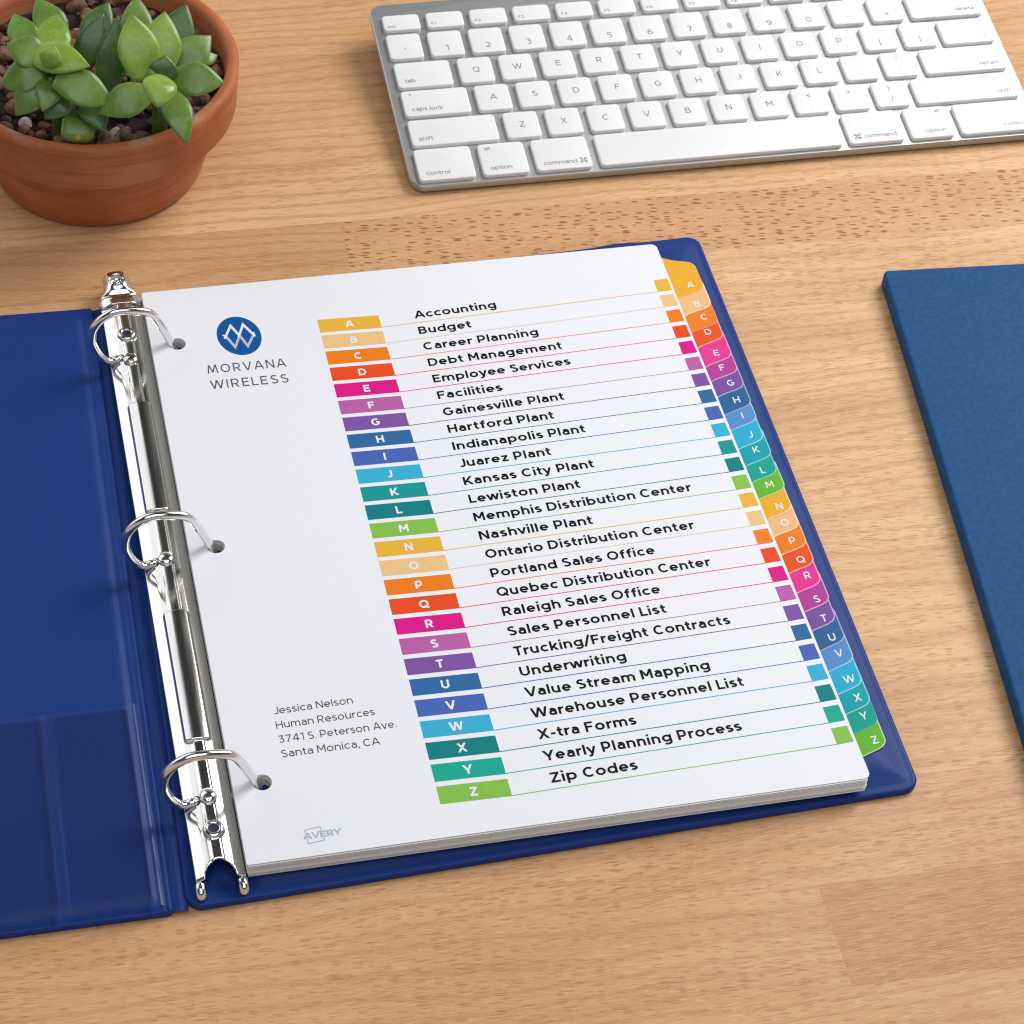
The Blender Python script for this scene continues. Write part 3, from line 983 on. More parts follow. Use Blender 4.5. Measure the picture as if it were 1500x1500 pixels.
def lathe_pts(cx, cy, z0, prof, n=24):
    vs, fs = [], []
    for (r, z) in prof:
        for k in range(n):
            a = 2 * pi * k / n
            vs.append((cx + r * cos(a), cy + r * sin(a), z0 + z))
    for i in range(len(prof) - 1):
        for k in range(n):
            k2 = (k + 1) % n
            fs.append((i * n + k, i * n + k2, (i + 1) * n + k2, (i + 1) * n + k))
    return vs, fs


for (rx, ry) in RIV:
    vs, fs = lathe_pts(rx, ry, 15.0 + DZ, [(3.0, 0.2), (2.95, .6)] + [(2.9 * cos(a), .6 + 1.35 * sin(a)) for a in [pi / 2 * i / 9 for i in range(1, 9)]] + [(.01, 1.95)])
    mput(mesh('rivet', vs, fs, M_CHROME, None, True))
for (rx, ry) in EYE:
    vs, fs = lathe_pts(rx, ry, 15.6 + DZ, [(3.7, -.2), (3.6, .65), (3.2, 1.15), (2.5, 1.35), (1.95, 1.2), (1.75, .8), (1.7, .1)])
    ey = mput(mesh('eyelet', vs, fs, M_CHROME, None, True))
    vs = [(rx + 1.75 * cos(2 * pi * k / 20), ry + 1.75 * sin(2 * pi * k / 20), 16.32 + DZ) for k in range(20)]
    mput(mesh('eyelet_hole', vs, [tuple(range(20))], M_HOLE, None))

# rings: each opens in the middle, so two halves
HOLES = [(9.3, 247.8), (9.0, 139.2), (9.2, 31.6)]
RING_Y = [246.4, 137.9, 30.1]
PROF = [(-13.4, -3.2, 6.4), (-13.9, -3.2, 8.2), (-15.1, -3.2, 9.5), (-17.1, -3.2, 9.0), (-19.2, -3.15, 9.1), (-21.4, -3.05, 11.3), (-23.4, -2.9, 15.2),
        (-24.7, -2.7, 20.6), (-23.8, -2.4, 26.4), (-21.2, -2.2, 30.4), (-17.6, -2.0, 33.0), (-14.3, -1.8, 33.9), (-11.4, -1.7, 33.9), (-6.9, -1.4, 33.0),
        (-2.4, -1.0, 31.4), (.2, -.6, 28.6), (2.2, -.2, 24.2), (5.0, .3, 17.1), (6.7, .4, 12.5), (7.6, .4, 9.8), (7.9, .3, 7.6), (6.5, 0, 6.2), (3.0, 0, 5.4), (-3.0, 0, 5.4)]
RING_Y = [h[1] for h in HOLES]
for yr in RING_Y:
    P = catmull([(x, yr + dy, z) for x, dy, z in PROF], 7)
    cut = next(i for i, p in enumerate(P) if p.x > -11.0 and p.z > 28)
    for half in (P[:cut], [P[cut - 1].lerp(P[cut], .25)] + P[cut:]):
        vs, fs = tube(half, 1.65, 18)
        mput(mesh('ring_half', vs, fs, M_CHROME, None, True, None, 50))
    # dark slot the left foot goes into
    pts_ = [(-13.9 + 1.7 * cos(2 * pi * k / 20), yr - 2.7 + 2.0 * sin(2 * pi * k / 20)) for k in range(20)]
    vs = [(x, y, rail_z(x, y) + .06) for x, y in pts_]
    mput(mesh('ring_slot', vs, [tuple(range(20))], M_HOLE, None))

# lever at the far end
LY = 4.2
HW = [(a + LY, b) for a, b in [(271.5, 8.2), (274.5, 8.8), (276.2, 8.9), (277.8, 8.1), (279.4, 6.9), (281.2, 6.0), (284, 5.6), (287, 5.5), (289.2, 4.9), (290.6, 3.7), (291.4, 2.3), (291.8, .5)]]
vs, fs = [], []
NU = 30


def hw_at(y):
    for (a, ha), (b, hb) in zip(HW[:-1], HW[1:]):
        if a <= y <= b:
            return lerp(ha, hb, sstep(0, 1, (y - a) / (b - a)) * .5 + .5 * (y - a) / (b - a))
    return HW[-1][1]


yl = [LY + 271.5 + 20.3 * (1 - (1 - k / 59) ** 1.35) for k in range(60)]
for y in yl:
    hw = hw_at(y)
    yy = y - LY
    for i in range(NU + 1):
        s = -1 + 2 * i / NU
        x = XC - .6 * sstep(276, 288, yy) + s * hw
        zc = lerp(15.6, 17.4, sstep(274, 283, yy)) + DZ
        z = zc - 3.4 * abs(s) ** 3.4 - 4.0 * sstep(287.5, 291.8, yy) ** 2
        z -= 1.0 * math.exp(-((yy - 277.0) / .8) ** 2) * (1 - .4 * abs(s))
        r = hypot(x - (XC - .6), yy - 283.6)
        z -= 1.5 * (1 - sstep(1.6, 3.2, r))
        z += .5 * math.exp(-((r - 3.4) / .8) ** 2)
        vs.append((x, y, z))
for j in range(len(yl) - 1):
    for i in range(NU):
        a = j * (NU + 1) + i
        fs.append((a, a + 1, a + NU + 2, a + NU + 1))
lev = mput(mesh('lever', vs, fs, M_CHROME, None, True))
s_ = lev.modifiers.new('thickness', 'SOLIDIFY')
s_.thickness = .0008
s_.offset = -1
vs, fs = lathe_pts(XC - .6, 283.6 + LY, 15.9 + DZ, [(1.3, 0), (1.25, .5), (.8, .9), (.01, 1.0)], 16)
mput(mesh('rivet', vs, fs, M_CHROME, None, True))

# ------------------------------------------------------------------ dividers and contents page
BARC = ['EFBA3F', 'F2C98B', 'F5821F', 'EF5023', 'E3178B', 'BF64AB', '8257A8', '336CA8', '4A6ABC', '3CB4DB', '159B9B', '0D8387', '8AC552']
TABC = ['F6B432', 'F8C28B', 'F5852A', 'F0592A', 'EC3E99', 'BC459F', '7F57A7', '31699F', '5C95D4', '2FB4DC', '16A8B4', '18AB96', '6CBE38']
LET = 'ABCDEFGHIJKLMNOPQRSTUVWXYZ'


def ci(i):      # the thirteen colours; the second half drops one teal
    if i < 13: return i
    j = i - 13
    return j if j < 10 else {10: 11, 11: 10.5, 12: 12}[j]


def barhex(i):
    k = ci(i)
    return '1AAE99' if k == 10.5 else BARC[int(k)]


def tabhex(i):
    if i == 23: return '18A9B5'
    if i == 24: return '17A897'
    return TABC[int(ci(i))]


NAMEC = ['amber', 'pale peach', 'orange', 'orange red', 'hot pink', 'orchid', 'purple', 'steel blue', 'sky blue', 'cyan', 'teal', 'sea green', 'leaf green']
_ink = {}


def get_ink(prefix, hx, **k):
    if (prefix, hx) not in _ink:
        _ink[(prefix, hx)] = ink(prefix + '_' + str(len(_ink)), hx, **k)
    return _ink[(prefix, hx)]


def get_edge(hx):
    if ('edge', hx) not in _ink:
        c = srgb(hx)
        m = '%02X%02X%02X' % tuple(int(255 * (.45 * int(hx[q:q + 2], 16) / 255 + .52)) for q in (0, 2, 4))
        _ink[('edge', hx)] = ink('laminate_edge_' + str(len(_ink)), m, .95, .4)
    return _ink[('edge', hx)]


M_WHITE_PRINT = ink('white_print', 'F4F4F8', .9)
TABPOS = [(223.8, 251.9), (223.5, 240.5), (224.2, 232.8), (223.4, 224.2), (223.4, 212.0), (223.4, 203.8), (224.4, 195.0),
          (224.1, 185.6), (223.9, 177.1), (224.1, 166.7), (224.0, 158.8), (223.5, 148.1), (223.9, 140.6), (224.3, 129.4),
          (223.9, 121.2), (224.1, 112.3), (224.4, 102.8), (224.6, 95.2), (224.6, 83.7), (224.4, 74.7), (224.6, 65.8),
          (224.9, 58.5), (224.8, 46.7), (225.2, 38.4), (224.8, 30.4), (225.3, 19.8)]
YB = {0: 245.1, 1: 235.1, 2: 225.2, 3: 216.3, 4: 205.3, 5: 197.1, 6: 188.5, 7: 178.4, 8: 170.1, 9: 160.1, 10: 151.0, 11: 142.6, 12: 133.8,
      13: 123.6, 14: 115.0, 15: 105.8, 16: 96.8, 17: 87.3, 18: 78.2, 19: 69.3, 20: 60.0, 21: 50.5, 22: 40.2, 23: 31.4, 24: 23.1, 25: 13.2}
TH = .215
for i in range(26):
    zt = 11.28 - i * TH
    zb = zt - .19
    r = RND
    jx, jy, jb = r.uniform(-.35, .45), r.uniform(-.25, .25), r.uniform(-.6, .5)
    fan = i * .02
    out = rounded([(-.7 + jx, -.5 + jb - fan), (215.6 + jx * .5, .1 + jb - fan), (215.4 + jx * .5, 278.3 + jy), (-1.0 + jx, 279.0 + jy)], [.4, 2, 2, .4], 5)
    holes = [circle(hx + jx, hy + r.uniform(-.3, .3), 3.35, 24) for hx, hy in HOLES]
    root = empty('tab_divider', (108, 139, zb))
    hue = NAMEC[int(min(12, {10: 11, 10.5: 11}.get(ci(i), ci(i))))] if i >= 13 else NAMEC[i]
    lbl = '%s plastic index tab lettered %s on a divider sheet held in the binder' % (hue, LET[i])
    if i == 0: lbl = 'amber plastic index tab lettered A, topmost and longest tab of the fan'
    if i == 25: lbl = 'leaf green plastic index tab lettered Z, last tab at the bottom of the fan'
    tag(root, lbl, 'tab divider', 'lettered tab dividers in the binder')
    vs, fs, mi = prism(out, holes, zt, zb)
    under(mesh('sheet', vs, fs, M_CARD, None, False, mi), root, (108, 139, zb))
    yb = YB[i] - i * .022
    yt = yb + 24.0
    o_ = r.uniform(-.45, .35)
    def tab_outline(e):
        rc = 4.3
        q = [(215.0, yb - 1.5 + e), (216.6, yb - 1.0 + e), (217.7, yb - .35 + e), (218.8, yb + .25 + e), (221, yb + 1.0 + e), (225.3, yb + 2.35 + e)]
        q += [(229.5 + o_ - rc + (rc - e) * sin(a), yb + 7.0 - (rc - e) * cos(a)) for a in [radians(22 + 68 * k / 9) for k in range(10)]]
        q += [(229.5 + o_ - 4.2 + (4.2 - e) * cos(a), yt - 7.1 + (4.2 - e) * sin(a)) for a in [radians(76 * k / 9) for k in range(10)]]
        q += [(224, yt - 2.4 - e), (221.0, yt - 1.6 - e), (219, yt - .7 - e), (217.2, yt + .3 - e), (215.0, yt + 1.6 - e)]
        return [(a, b + sk * (a - 216)) for a, b in q]
    sk = r.uniform(-.03, .03)
    hx_ = tabhex(i)
    vs, fs, mi = prism(tab_outline(0), [], zt + .01, zb - .01)
    tb = under(mesh('tab', vs, fs, get_edge(hx_), None, False, mi), root, (108, 139, zb))
    vs, fs, mi = prism(tab_outline(.5 if i not in (0, 2, 24) else .12), [], zt + .025, zt + .012)
    fl_ = mesh('colour_film', vs, fs, get_ink('tab_plastic', hx_, k=.90, rough=.55))
    fl_.parent = tb
    tx_, ty_ = TABPOS[i]
    ty_ -= i * .022
    lt, _ = text_obj('letter', LET[i], (tx_ , ty_ - 1.55, zt + .05), (1, .075, 0), (0, 1, 0), 3.3, M_WHITE_PRINT, None, w=.16, align='c', width=None)
    lt.parent = tb

page = empty('contents_page', (108, 139, 11.3))
tag(page, 'white contents page listing Accounting to Zip Codes beside coloured letter bars', 'printed page')


def pput(o):
    return under(o, page, (108, 139, 11.3))


ZP = 11.5
out = rounded([(-1.0, -.5), (216.4, 0.0), (216.2, 278.6), (-1.2, 279.5)], [.3, 2.4, 2.6, .3], 7)
vs, fs, mi = prism(out, [circle(hx, hy, 3.3, 32) for hx, hy in HOLES], ZP, ZP - .14)
pput(mesh('sheet', vs, fs, M_PAPER, None, False, mi))

ENT = [('Accounting', 106.5, 140.7), ('Budget', 106.3, 128.2), ('Career Planning', 106.4, 154.1), ('Debt Management', 106.4, 161.8),
       ('Employee Services', 106.4, 162.9), ('Facilities', 106.3, 132.5), ('Gainesville Plant', 106.6, 155.7), ('Hartford Plant', 106.5, 149.2),
       ('Indianapolis Plant', 106.4, 159.6), ('Juarez Plant', 106.8, 143.4), ('Kansas City Plant', 106.6, 158.3), ('Lewiston Plant', 106.7, 150.4),
       ('Memphis Distribution Center', 106.5, 192.2), ('Nashville Plant', 106.5, 150.5), ('Ontario Distribution Center', 106.8, 187.9),
       ('Portland Sales Office', 106.7, 169.7), ('Quebec Distribution Center', 106.9, 188.8), ('Raleigh Sales Office', 106.8, 166.6),
       ('Sales Personnel List', 106.7, 166.3), ('Trucking/Freight Contracts', 106.8, 188.0), ('Underwriting', 106.8, 146.0),
       ('Value Stream Mapping', 106.6, 174.7), ('Warehouse Personnel List', 106.6, 184.6), ('X-tra Forms', 106.8, 142.1),
       ('Yearly Planning Process', 106.5, 178.1), ('Zip Codes', 106.6, 137.5)]
M_BLACK = ink('black_print', '0E0E11', 1.0, .45)
M_GREYTXT = ink('grey_print', '4E5056', 1.0)
M_GREYCAP = ink('slate_print', '5A5D66', 1.0)
M_MARK = ink('pale_grey_print', 'B9BBC4', 1.0)
for i, (txt, xa, xb) in enumerate(ENT):
    ink_ = get_ink('bar_print', barhex(i))
    yl_, yr_ = lerp(253.4, 20.3, i / 25), lerp(252.5, 19.6, i / 25)
    bl_, br_ = lerp(245.9, 13.0, i / 25), lerp(245.2, 12.4, i / 25)
    sx0 = lerp(66.9, 67.2, i / 25)
    bar = pput(mesh('colour_bar', [(sx0, bl_, ZP + .05), (92.0, br_, ZP + .05), (91.9, yr_, ZP + .05), (sx0, yl_, ZP + .05)], [(0, 1, 2, 3)], ink_))
    lt, _ = text_obj('letter', LET[i], (79.4, (bl_ + br_) / 2 + 1.75, ZP + .11), (1, .0, 0), (0, 1, 0), 3.75, M_WHITE_PRINT, None, w=.21, align='c')
    lt.parent = bar
    ys_ = lerp(249.5, 15.3, i / 25)
    sl = (ys_ - br_) / 117.3
    hw_ = .17 if i not in (1, 5, 14, 18) else .14
    pput(mesh('rule_line', [(92.0, br_, ZP + .05), (209.2, ys_, ZP + .05), (209.2, ys_ + 2 * hw_, ZP + .05), (92.0, br_ + 2 * hw_, ZP + .05)], [(0, 1, 2, 3)], ink_))
    yt_ = ys_ + 7.1
    pput(mesh('colour_swatch', [(209.2, ys_, ZP + .05), (215.4, ys_ + .4, ZP + .05), (215.2, yt_ + .35, ZP + .05), (209.2, yt_, ZP + .05)], [(0, 1, 2, 3)], ink_))
    y0 = br_ + (xa - 91.9) * sl + 2.75
    e_, ratio = text_obj('entry_text', txt, (xa, y0, ZP + .05), (1, sl, 0), (0, 1, 0), 4.25, M_BLACK, None, w=.19, width=xb - xa)
    pput(e_)
    print('text ratio', txt, round(ratio, 3))

# company logo: round badge with a zigzag monogram
g = lambda a, b: at(280 + a / 7.5, 440 + b / 7.5, ZP)
pts_ = [g(525 + 247 * cos(2 * pi * k / 64), 390 + 210 * sin(2 * pi * k / 64 + radians(8.2))) for k in range(64)][::-1]
logo = pput(mesh('company_badge', [(p.x, p.y, ZP + .05) for p in pts_], [tuple(range(64))], ink('badge_blue', '12589F')))
t_w, t_g = ink('monogram_white', 'F0F1F6', .9), ink('monogram_grey', 'C6C9DC', .9)
for strokes, mt, zl in (([[(385, 400), (483, 515), (528, 395)], [(528, 385), (622, 502), (676, 392)]], t_g, .10),
                        ([[(366, 424), (430, 282), (532, 392)], [(520, 405), (566, 266), (690, 384)]], t_w, .13),
                        ([[(345, 384), (382, 396)], [(664, 372), (694, 352)]], t_w, .12), ([[(672, 380), (704, 388)]], t_w, .125)):
    vs, fs = [], []
    for k, s in enumerate(strokes):
        for q in ribbon([(x, -y) for x, y in s], 27 if zl != .12 else 16, -1e6, 1e6):
            b = len(vs)
            for p in q:
                w_ = g(p.x, -p.y)
                vs.append((w_.x, w_.y, ZP + zl + .004 * k))
            fs.append(tuple(range(b, b + len(q))))
    m_ = mesh('monogram', vs, fs, mt, None)
    m_.parent = logo


def px_text(name, txt, p0, p1, cap, mat, w, gap=.155, geo=False):
    a, b = at(p0[0], p0[1], ZP), at(p1[0], p1[1], ZP)
    d = (b - a)
    o, r_ = text_obj(name, txt, (a.x, a.y, ZP + .05), d.normalized(), (0, 1, 0), cap, mat, None, w=w, width=d.length, gap=gap, geo=geo)
    print('ratio', txt, round(r_, 3))
    return pput(o)


px_text('company_name', 'MORVANA', (304.7, 547.5), (419.5, 536.8), 4.7, M_GREYCAP, .13, .30, True)
px_text('company_name', 'WIRELESS', (309.5, 570.0), (423.0, 559.8), 4.7, M_GREYCAP, .13, .30, True)
c2 = lambda a, b: (380 + a / 5.77, 1000 + b / 5.77)
for txt, a, b in (('Jessica Nelson', (122, 270), (791, 176)), ('Human Resources', (145, 391), (977, 274)),
                  ('3741 S. Peterson Ave.', (168, 512), (1160, 378)), ('Santa Monica, CA', (190, 634), (1022, 524))):
    px_text('address_line', txt, c2(*a), c2(*b), 3.15, M_GREYTXT, .12)
px_text('maker_mark', 'AVERY', c2(375, 1328), c2(695, 1284), 2.55, M_MARK, .20, .10)
vs, fs = [], []
for s in ([(388, 1268), (381, 1248), (510, 1218), (520, 1250)], [(402, 1324), (416, 1362), (549, 1331), (543, 1312)]):
    for q in ribbon([(x, -y) for x, y in s], 8, -1e6, 1e6):
        b = len(vs)
        for p in q:
            w_ = at(*c2(p.x, -p.y), ZP)
            vs.append((w_.x, w_.y, ZP + .05))
        fs.append(tuple(range(b, b + len(q))))
pput(mesh('maker_mark_frame', vs, fs, M_MARK))

# the stack of sheets is pressed thinner towards its tabbed edge
def all_children(o):
    for c_ in o.children:
        yield c_
        yield from all_children(c_)


bpy.context.view_layer.update()
for root in [o for o in C.objects if o.name.startswith(('tab_divider', 'contents_page'))]:
    for c_ in all_children(root):
        for v in c_.data.vertices:
            k = max(0.0, min(1.06, v.co.x / .216))
            z1 = (.0115 - .0019 * k) - (.0115 - v.co.z) * (1 - .33 * k)
            dz = v.co.z - z1
            v.co = (v.co.x + .40 * dz, v.co.y + .87 * dz, z1)

# ------------------------------------------------------------------ keyboard
KO = Vector((127.818, 403.368, 14.267))
TH_, TL_ = -.0121423, .1195695
kb = empty('keyboard', KO)
kb.rotation_euler = (Matrix.Rotation(TH_, 3, 'Z') @ Matrix.Rotation(TL_, 3, 'X')).to_euler()
tag(kb, 'silver aluminium computer keyboard with flat white keys, on the desk behind the binder', 'keyboard')

KT = -2.0      # top of the aluminium plate below the key tops
ol = rounded([(-3.3, -67.6), (287.0, -67.6), (287.0, 47), (-3.3, 47)], 6.5, 10)
inner = rounded([(-2.9, -67.2), (286.6, -67.2), (286.6, 46.6), (-2.9, 46.6)], 6.2, 10)
n = len(ol)
vs = [(x, y, KT) for x, y in inner] + [(x, y, KT - .4) for x, y in ol] + [(x, y, KT - 3.0) for x, y in ol] + [(x, y, KT - 3.3) for x, y in inner]
fs = [tuple(range(n)), tuple(range(3 * n, 4 * n))[::-1]]
for l in range(3):
    for k in range(n):
        k2 = (k + 1) % n
        fs.append((l * n + k, (l + 1) * n + k, (l + 1) * n + k2, l * n + k2))
mesh('case', vs, fs, M_ALU, kb)
# rear foot bar that props the case up
fy = 38
vs, fs = tube([Vector((6, fy, KT - 9.3)), Vector((278, fy, KT - 9.3))], 6.0, 20)
mesh('rear_foot', vs, fs, M_ALU, kb, True, None, 50)


def key_mesh(x0, x1, y0, y1):
    cx, cy = (x0 + x1) / 2, (y0 + y1) / 2
    vs, fs = [], []
    prof = [(0.55, -.02, 1.5), (.22, -.10, 1.7), (.04, -.32, 1.8), (0, -.6, 1.8), (0, -1.95, 1.8)]
    for ins, z, r in prof:
        for p in rounded([(x0 + ins, y0 + ins), (x1 - ins, y0 + ins), (x1 - ins, y1 - ins), (x0 + ins, y1 - ins)], r, 5):
            vs.append((p[0], p[1], z))
    n = len(vs) // len(prof)
    fs.append(tuple(range(n)))
    for l in range(len(prof) - 1):
        for k in range(n):
            k2 = (k + 1) % n
            fs.append((l * n + k, (l + 1) * n + k, (l + 1) * n + k2, l * n + k2))
    return mesh('key', vs, fs, M_KEY, kb, True, None, 40)


def legend(key, txt, x, y, cap, align='c', w=.125):
    o, _ = text_obj('key_legend', txt, (x, y, .02), (1, 0, 0), (0, 1, 0), cap, M_LEGEND, None, w=w, align=align, gap=.13)
    o.parent = key
    return o


U = 19.05
HK = 7.85
rows = []


def std(yc, x0, chars):
    for k, c in enumerate(chars):
        cx = x0 + k * U
        key = key_mesh(cx - 7.75, cx + 7.75, yc - HK, yc + HK)
        if len(c) == 1:
            big = c.isalpha()
            legend(key, c, cx, yc - 1.5 - (0 if big else 3.2), 3.3)
        else:
            legend(key, c[0], cx, yc - 4.4, 2.9)
            legend(key, c[1], cx, yc + 1.6, 2.9)


def wide(x0, x1, yc, hk, txt, side, extra=None):
    key = key_mesh(x0, x1, yc - hk, yc + hk)
    if txt:
        if side == 'l': legend(key, txt, x0 + 3.4, yc - hk + 3.0, 2.35, 'l', .14)
        else: legend(key, txt, x1 - 3.2, yc - hk + 3.0, 2.35, 'r', .14)
    return key


yN, yQ, yA, yZ, yB = 17.0, -1.3, -19.1, -37.2, -56.4
std(yN, 8.6, ['`', '1', '2', '3', '4', '5', '6', '7', '8', '9', '0', '-', '='])
wide(248.4, 283.2, yN, HK, 'delete', 'r')
wide(1.2, 26.5, yQ, HK, 'tab', 'l')
std(yQ, 38.0, list('QWERTYUIOP') + ['[', ']'])
wide(258.6, 283.2, yQ, HK, '\\', 'r')
k_ = wide(1.2, 31.2, yA, HK, 'caps lock', 'l')
d_ = mesh('caps_light', [(5.2 + .42 * cos(2 * pi * q / 12), yA + 5.4 + .42 * sin(2 * pi * q / 12), .03) for q in range(12)], [tuple(range(12))], M_DARKDOT)
d_.parent = k_
std(yA, 42.4, list('ASDFGHJKL') + [';:', "'\""])
wide(244.3, 283.2, yA, HK, 'return', 'r')
wide(1.0, 40.3, yZ, HK, 'shift', 'l')
std(yZ, 51.8, list('ZXCVBNM') + [',<', '.>', '/?'])
wide(234.4, 283.2, yZ, HK, 'shift', 'r')
HB = 9.35
wide(.4, 25.6, yB, HB, 'control', 'l')
k_ = wide(29.0, 49.6, yB, HB, 'option', 'l'); legend(k_, 'alt', 31.8, yB + HB - 4.0, 1.9, 'l', .14)
k_ = wide(53.0, 78.0, yB, HB, 'command', 'l'); legend(k_, '#', 74.2, yB - HB + 2.7, 3.0, 'c', .11)
wide(81.8, 192.8, yB, HB, '', 'l')
k_ = wide(196.2, 221.8, yB, HB, 'command', 'r'); legend(k_, '#', 200.4, yB - HB + 2.7, 3.0, 'c', .11)
k_ = wide(225.2, 245.4, yB, HB, 'option', 'r'); legend(k_, 'alt', 242.6, yB + HB - 4.0, 1.9, 'r', .14)
wide(248.9, 283.2, yB, HB, 'control', 'r')
fw = (283.2 - 1.2 + 3.4) / 14
for k in range(14):
    x0 = 1.2 + k * fw
    key = key_mesh(x0, x0 + fw - 3.4, 27.6, 37.4)
    t_ = 'esc' if k == 0 else ('F%d' % k if k < 13 else '')
    if t_:
        legend(key, t_, x0 + 1.8, 29.2, 1.8, 'l', .12)

# ------------------------------------------------------------------ blue notebook
nb = empty('notebook', (310, 170, 0))
tag(nb, 'closed blue leatherette notebook at the right edge of the desk', 'notebook')
NC = [(288.6 - 42.0, 81.5 - 170 * 1.0 + 0), ]
dl = Vector((309.4 - 288.3, 251.5 - 83.6)).normalized()     # along the spine
dr = Vector((dl.y, -dl.x))
dr = (dr + Vector((0, 0))).normalized()
tl = Vector((309.2, 252.6))
dr = Vector((cos(radians(-4.0)), sin(radians(-4.0))))
bl2 = tl - dl * 296


def slab(name, z0, z1, ins, mat, r=(2.5, 6, 6, 2.5), rim=.7):
    base = [tl, bl2, bl2 + dr * 172, tl + dr * 172]
    cc = sum(base, Vector((0, 0))) / 4
    vs = []
    prof = []
    st_ = 5
    for k in range(st_ + 1):
        a = pi / 2 * k / st_
        prof.append((ins + rim * (1 - sin(a)), z0 + rim * (1 - cos(a))))
    for k in range(st_ + 1):
        a = pi / 2 * k / st_
        prof.append((ins + rim * (1 - cos(a)), z1 - rim * (1 - sin(a))))
    for q, z in prof:
        m_ = len(base)
        pts = []
        for i in range(m_):
            p, a, b = base[i], base[i - 1], base[(i + 1) % m_]
            pts.append(p + ((a - p).normalized() + (b - p).normalized()) * q)
        for p in rounded([(p.x, p.y) for p in pts], list(r), 6):
            vs.append((p[0], p[1], z))
    n = len(vs) // len(prof)
    fs = [tuple(range(n)), tuple(range((len(prof) - 1) * n, len(prof) * n))[::-1]]
    for l in range(len(prof) - 1):
        for k in range(n):
            k2 = (k + 1) % n
            fs.append((l * n + k, l * n + k2, (l + 1) * n + k2, (l + 1) * n + k))
    o = mesh(name, vs, fs, mat, None, True, None, 45)
    return under(o, nb, (310, 170, 0))


slab('cover', .3, 7.4, 0, M_BOOK, rim=1.0)

# ------------------------------------------------------------------ flower pot
PX, PY = -8.0, 379.4
pot = empty('flower_pot', (PX, PY, 0))
tag(pot, 'round terracotta flower pot with a thick rim band, filled with gravelly soil', 'flower pot')


def lathe_local(name, prof, mat, parent, n=96, wob=0.0):
    vs, fs = [], []
    for (r, z) in prof:
        for k in range(n):
            a = 2 * pi * k / n
            rr = r * (1 + wob * sin(2 * a + z * .05))
            vs.append((rr * cos(a), rr * sin(a), z))
    for i in range(len(prof) - 1):
        for k in range(n):
            k2 = (k + 1) % n
            fs.append((i * n + k, i * n + k2, (i + 1) * n + k2, (i + 1) * n + k))
    return mesh(name, vs, fs, mat, parent, True, None, 55)


lathe_local('body', [(.1, 1.2), (42.5, 1.0), (44.2, .4), (45.1, 1.4), (46.0, 3.0), (48.5, 12), (51.0, 21), (53.4, 29), (54.6, 32.8)], M_POT, pot, wob=.004)
lathe_local('rim', [(53.5, 32.9), (59.2, 33.0), (60.0, 33.6), (60.3, 34.6), (60.7, 42), (61.3, 51), (61.6, 53.6), (61.0, 55.1), (59.6, 55.8),
                    (57.6, 55.6), (56.4, 54.6), (55.8, 52.5), (55.2, 46), (54.6, 40)], M_POT, pot, wob=.004)
# soil
vs, fs = [], []
r = random.Random(3)
NR, NA = 22, 64
vs.append((0, 0, 47))
for i in range(1, NR + 1):
    for k in range(NA):
        a = 2 * pi * k / NA
        rr = 55.4 * i / NR
        vs.append((rr * cos(a), rr * sin(a), 46.2 + r.uniform(-1.3, 1.3) - (1.5 * (i / NR) ** 4)))
for k in range(NA):
    fs.append((0, 1 + k, 1 + (k + 1) % NA))
for i in range(NR - 1):
    for k in range(NA):
        k2 = (k + 1) % NA
        fs.append((1 + i * NA + k, 1 + (i + 1) * NA + k, 1 + (i + 1) * NA + k2, 1 + i * NA + k2))
mesh('soil', vs, fs, M_SOIL, pot, True)

# gravel in the pot: one mass of pebbles
import bmesh
bm = bmesh.new()
bmesh.ops.create_icosphere(bm, subdivisions=2, radius=1)
ico_v = [v.co.copy() for v in bm.verts]
ico_f = [tuple(v.index for v in f.verts) for f in bm.faces]
bm.free()
vs, fs, mi = [], [], []
r = random.Random(21)
for k in range(330):
    a = r.uniform(0, 2 * pi)
    rr = 53.5 * math.sqrt(r.random())
    sz = r.choice((1.2, 1.8, 2.4, 3.2, 4.2)) * r.uniform(.8, 1.2)
    if rr + sz > 55: rr = 55 - sz
    c = Vector((PX + rr * cos(a), PY + rr * sin(a), 46.6 + sz * .35 - 1.2 * (rr / 55) ** 4))
    rot = Matrix.Rotation(r.uniform(0, 6.28), 3, 'Z') @ Matrix.Rotation(r.uniform(0, 6.28), 3, 'X')
    sc = Vector((r.uniform(.75, 1.25), r.uniform(.7, 1.1), r.uniform(.6, .95)))
    b = len(vs)
    nz = [r.uniform(.82, 1.12) for _ in ico_v]
    for v, q in zip(ico_v, nz):
        p = rot @ Vector((v.x * sc.x, v.y * sc.y, v.z * sc.z)) * sz * q
        vs.append(c + p)
    m_ = r.choices((0, 1, 2), (6, 4, .7))[0]
    for f in ico_f:
        fs.append(tuple(b + q for q in f)); mi.append(m_)
gr = mesh('gravel', vs, fs, M_STONE, None, True, mi, 35)
gr['kind'] = 'stuff'
gr['label'] = 'brown and grey gravel covering the soil inside the terracotta pot'
gr['category'] = 'gravel'


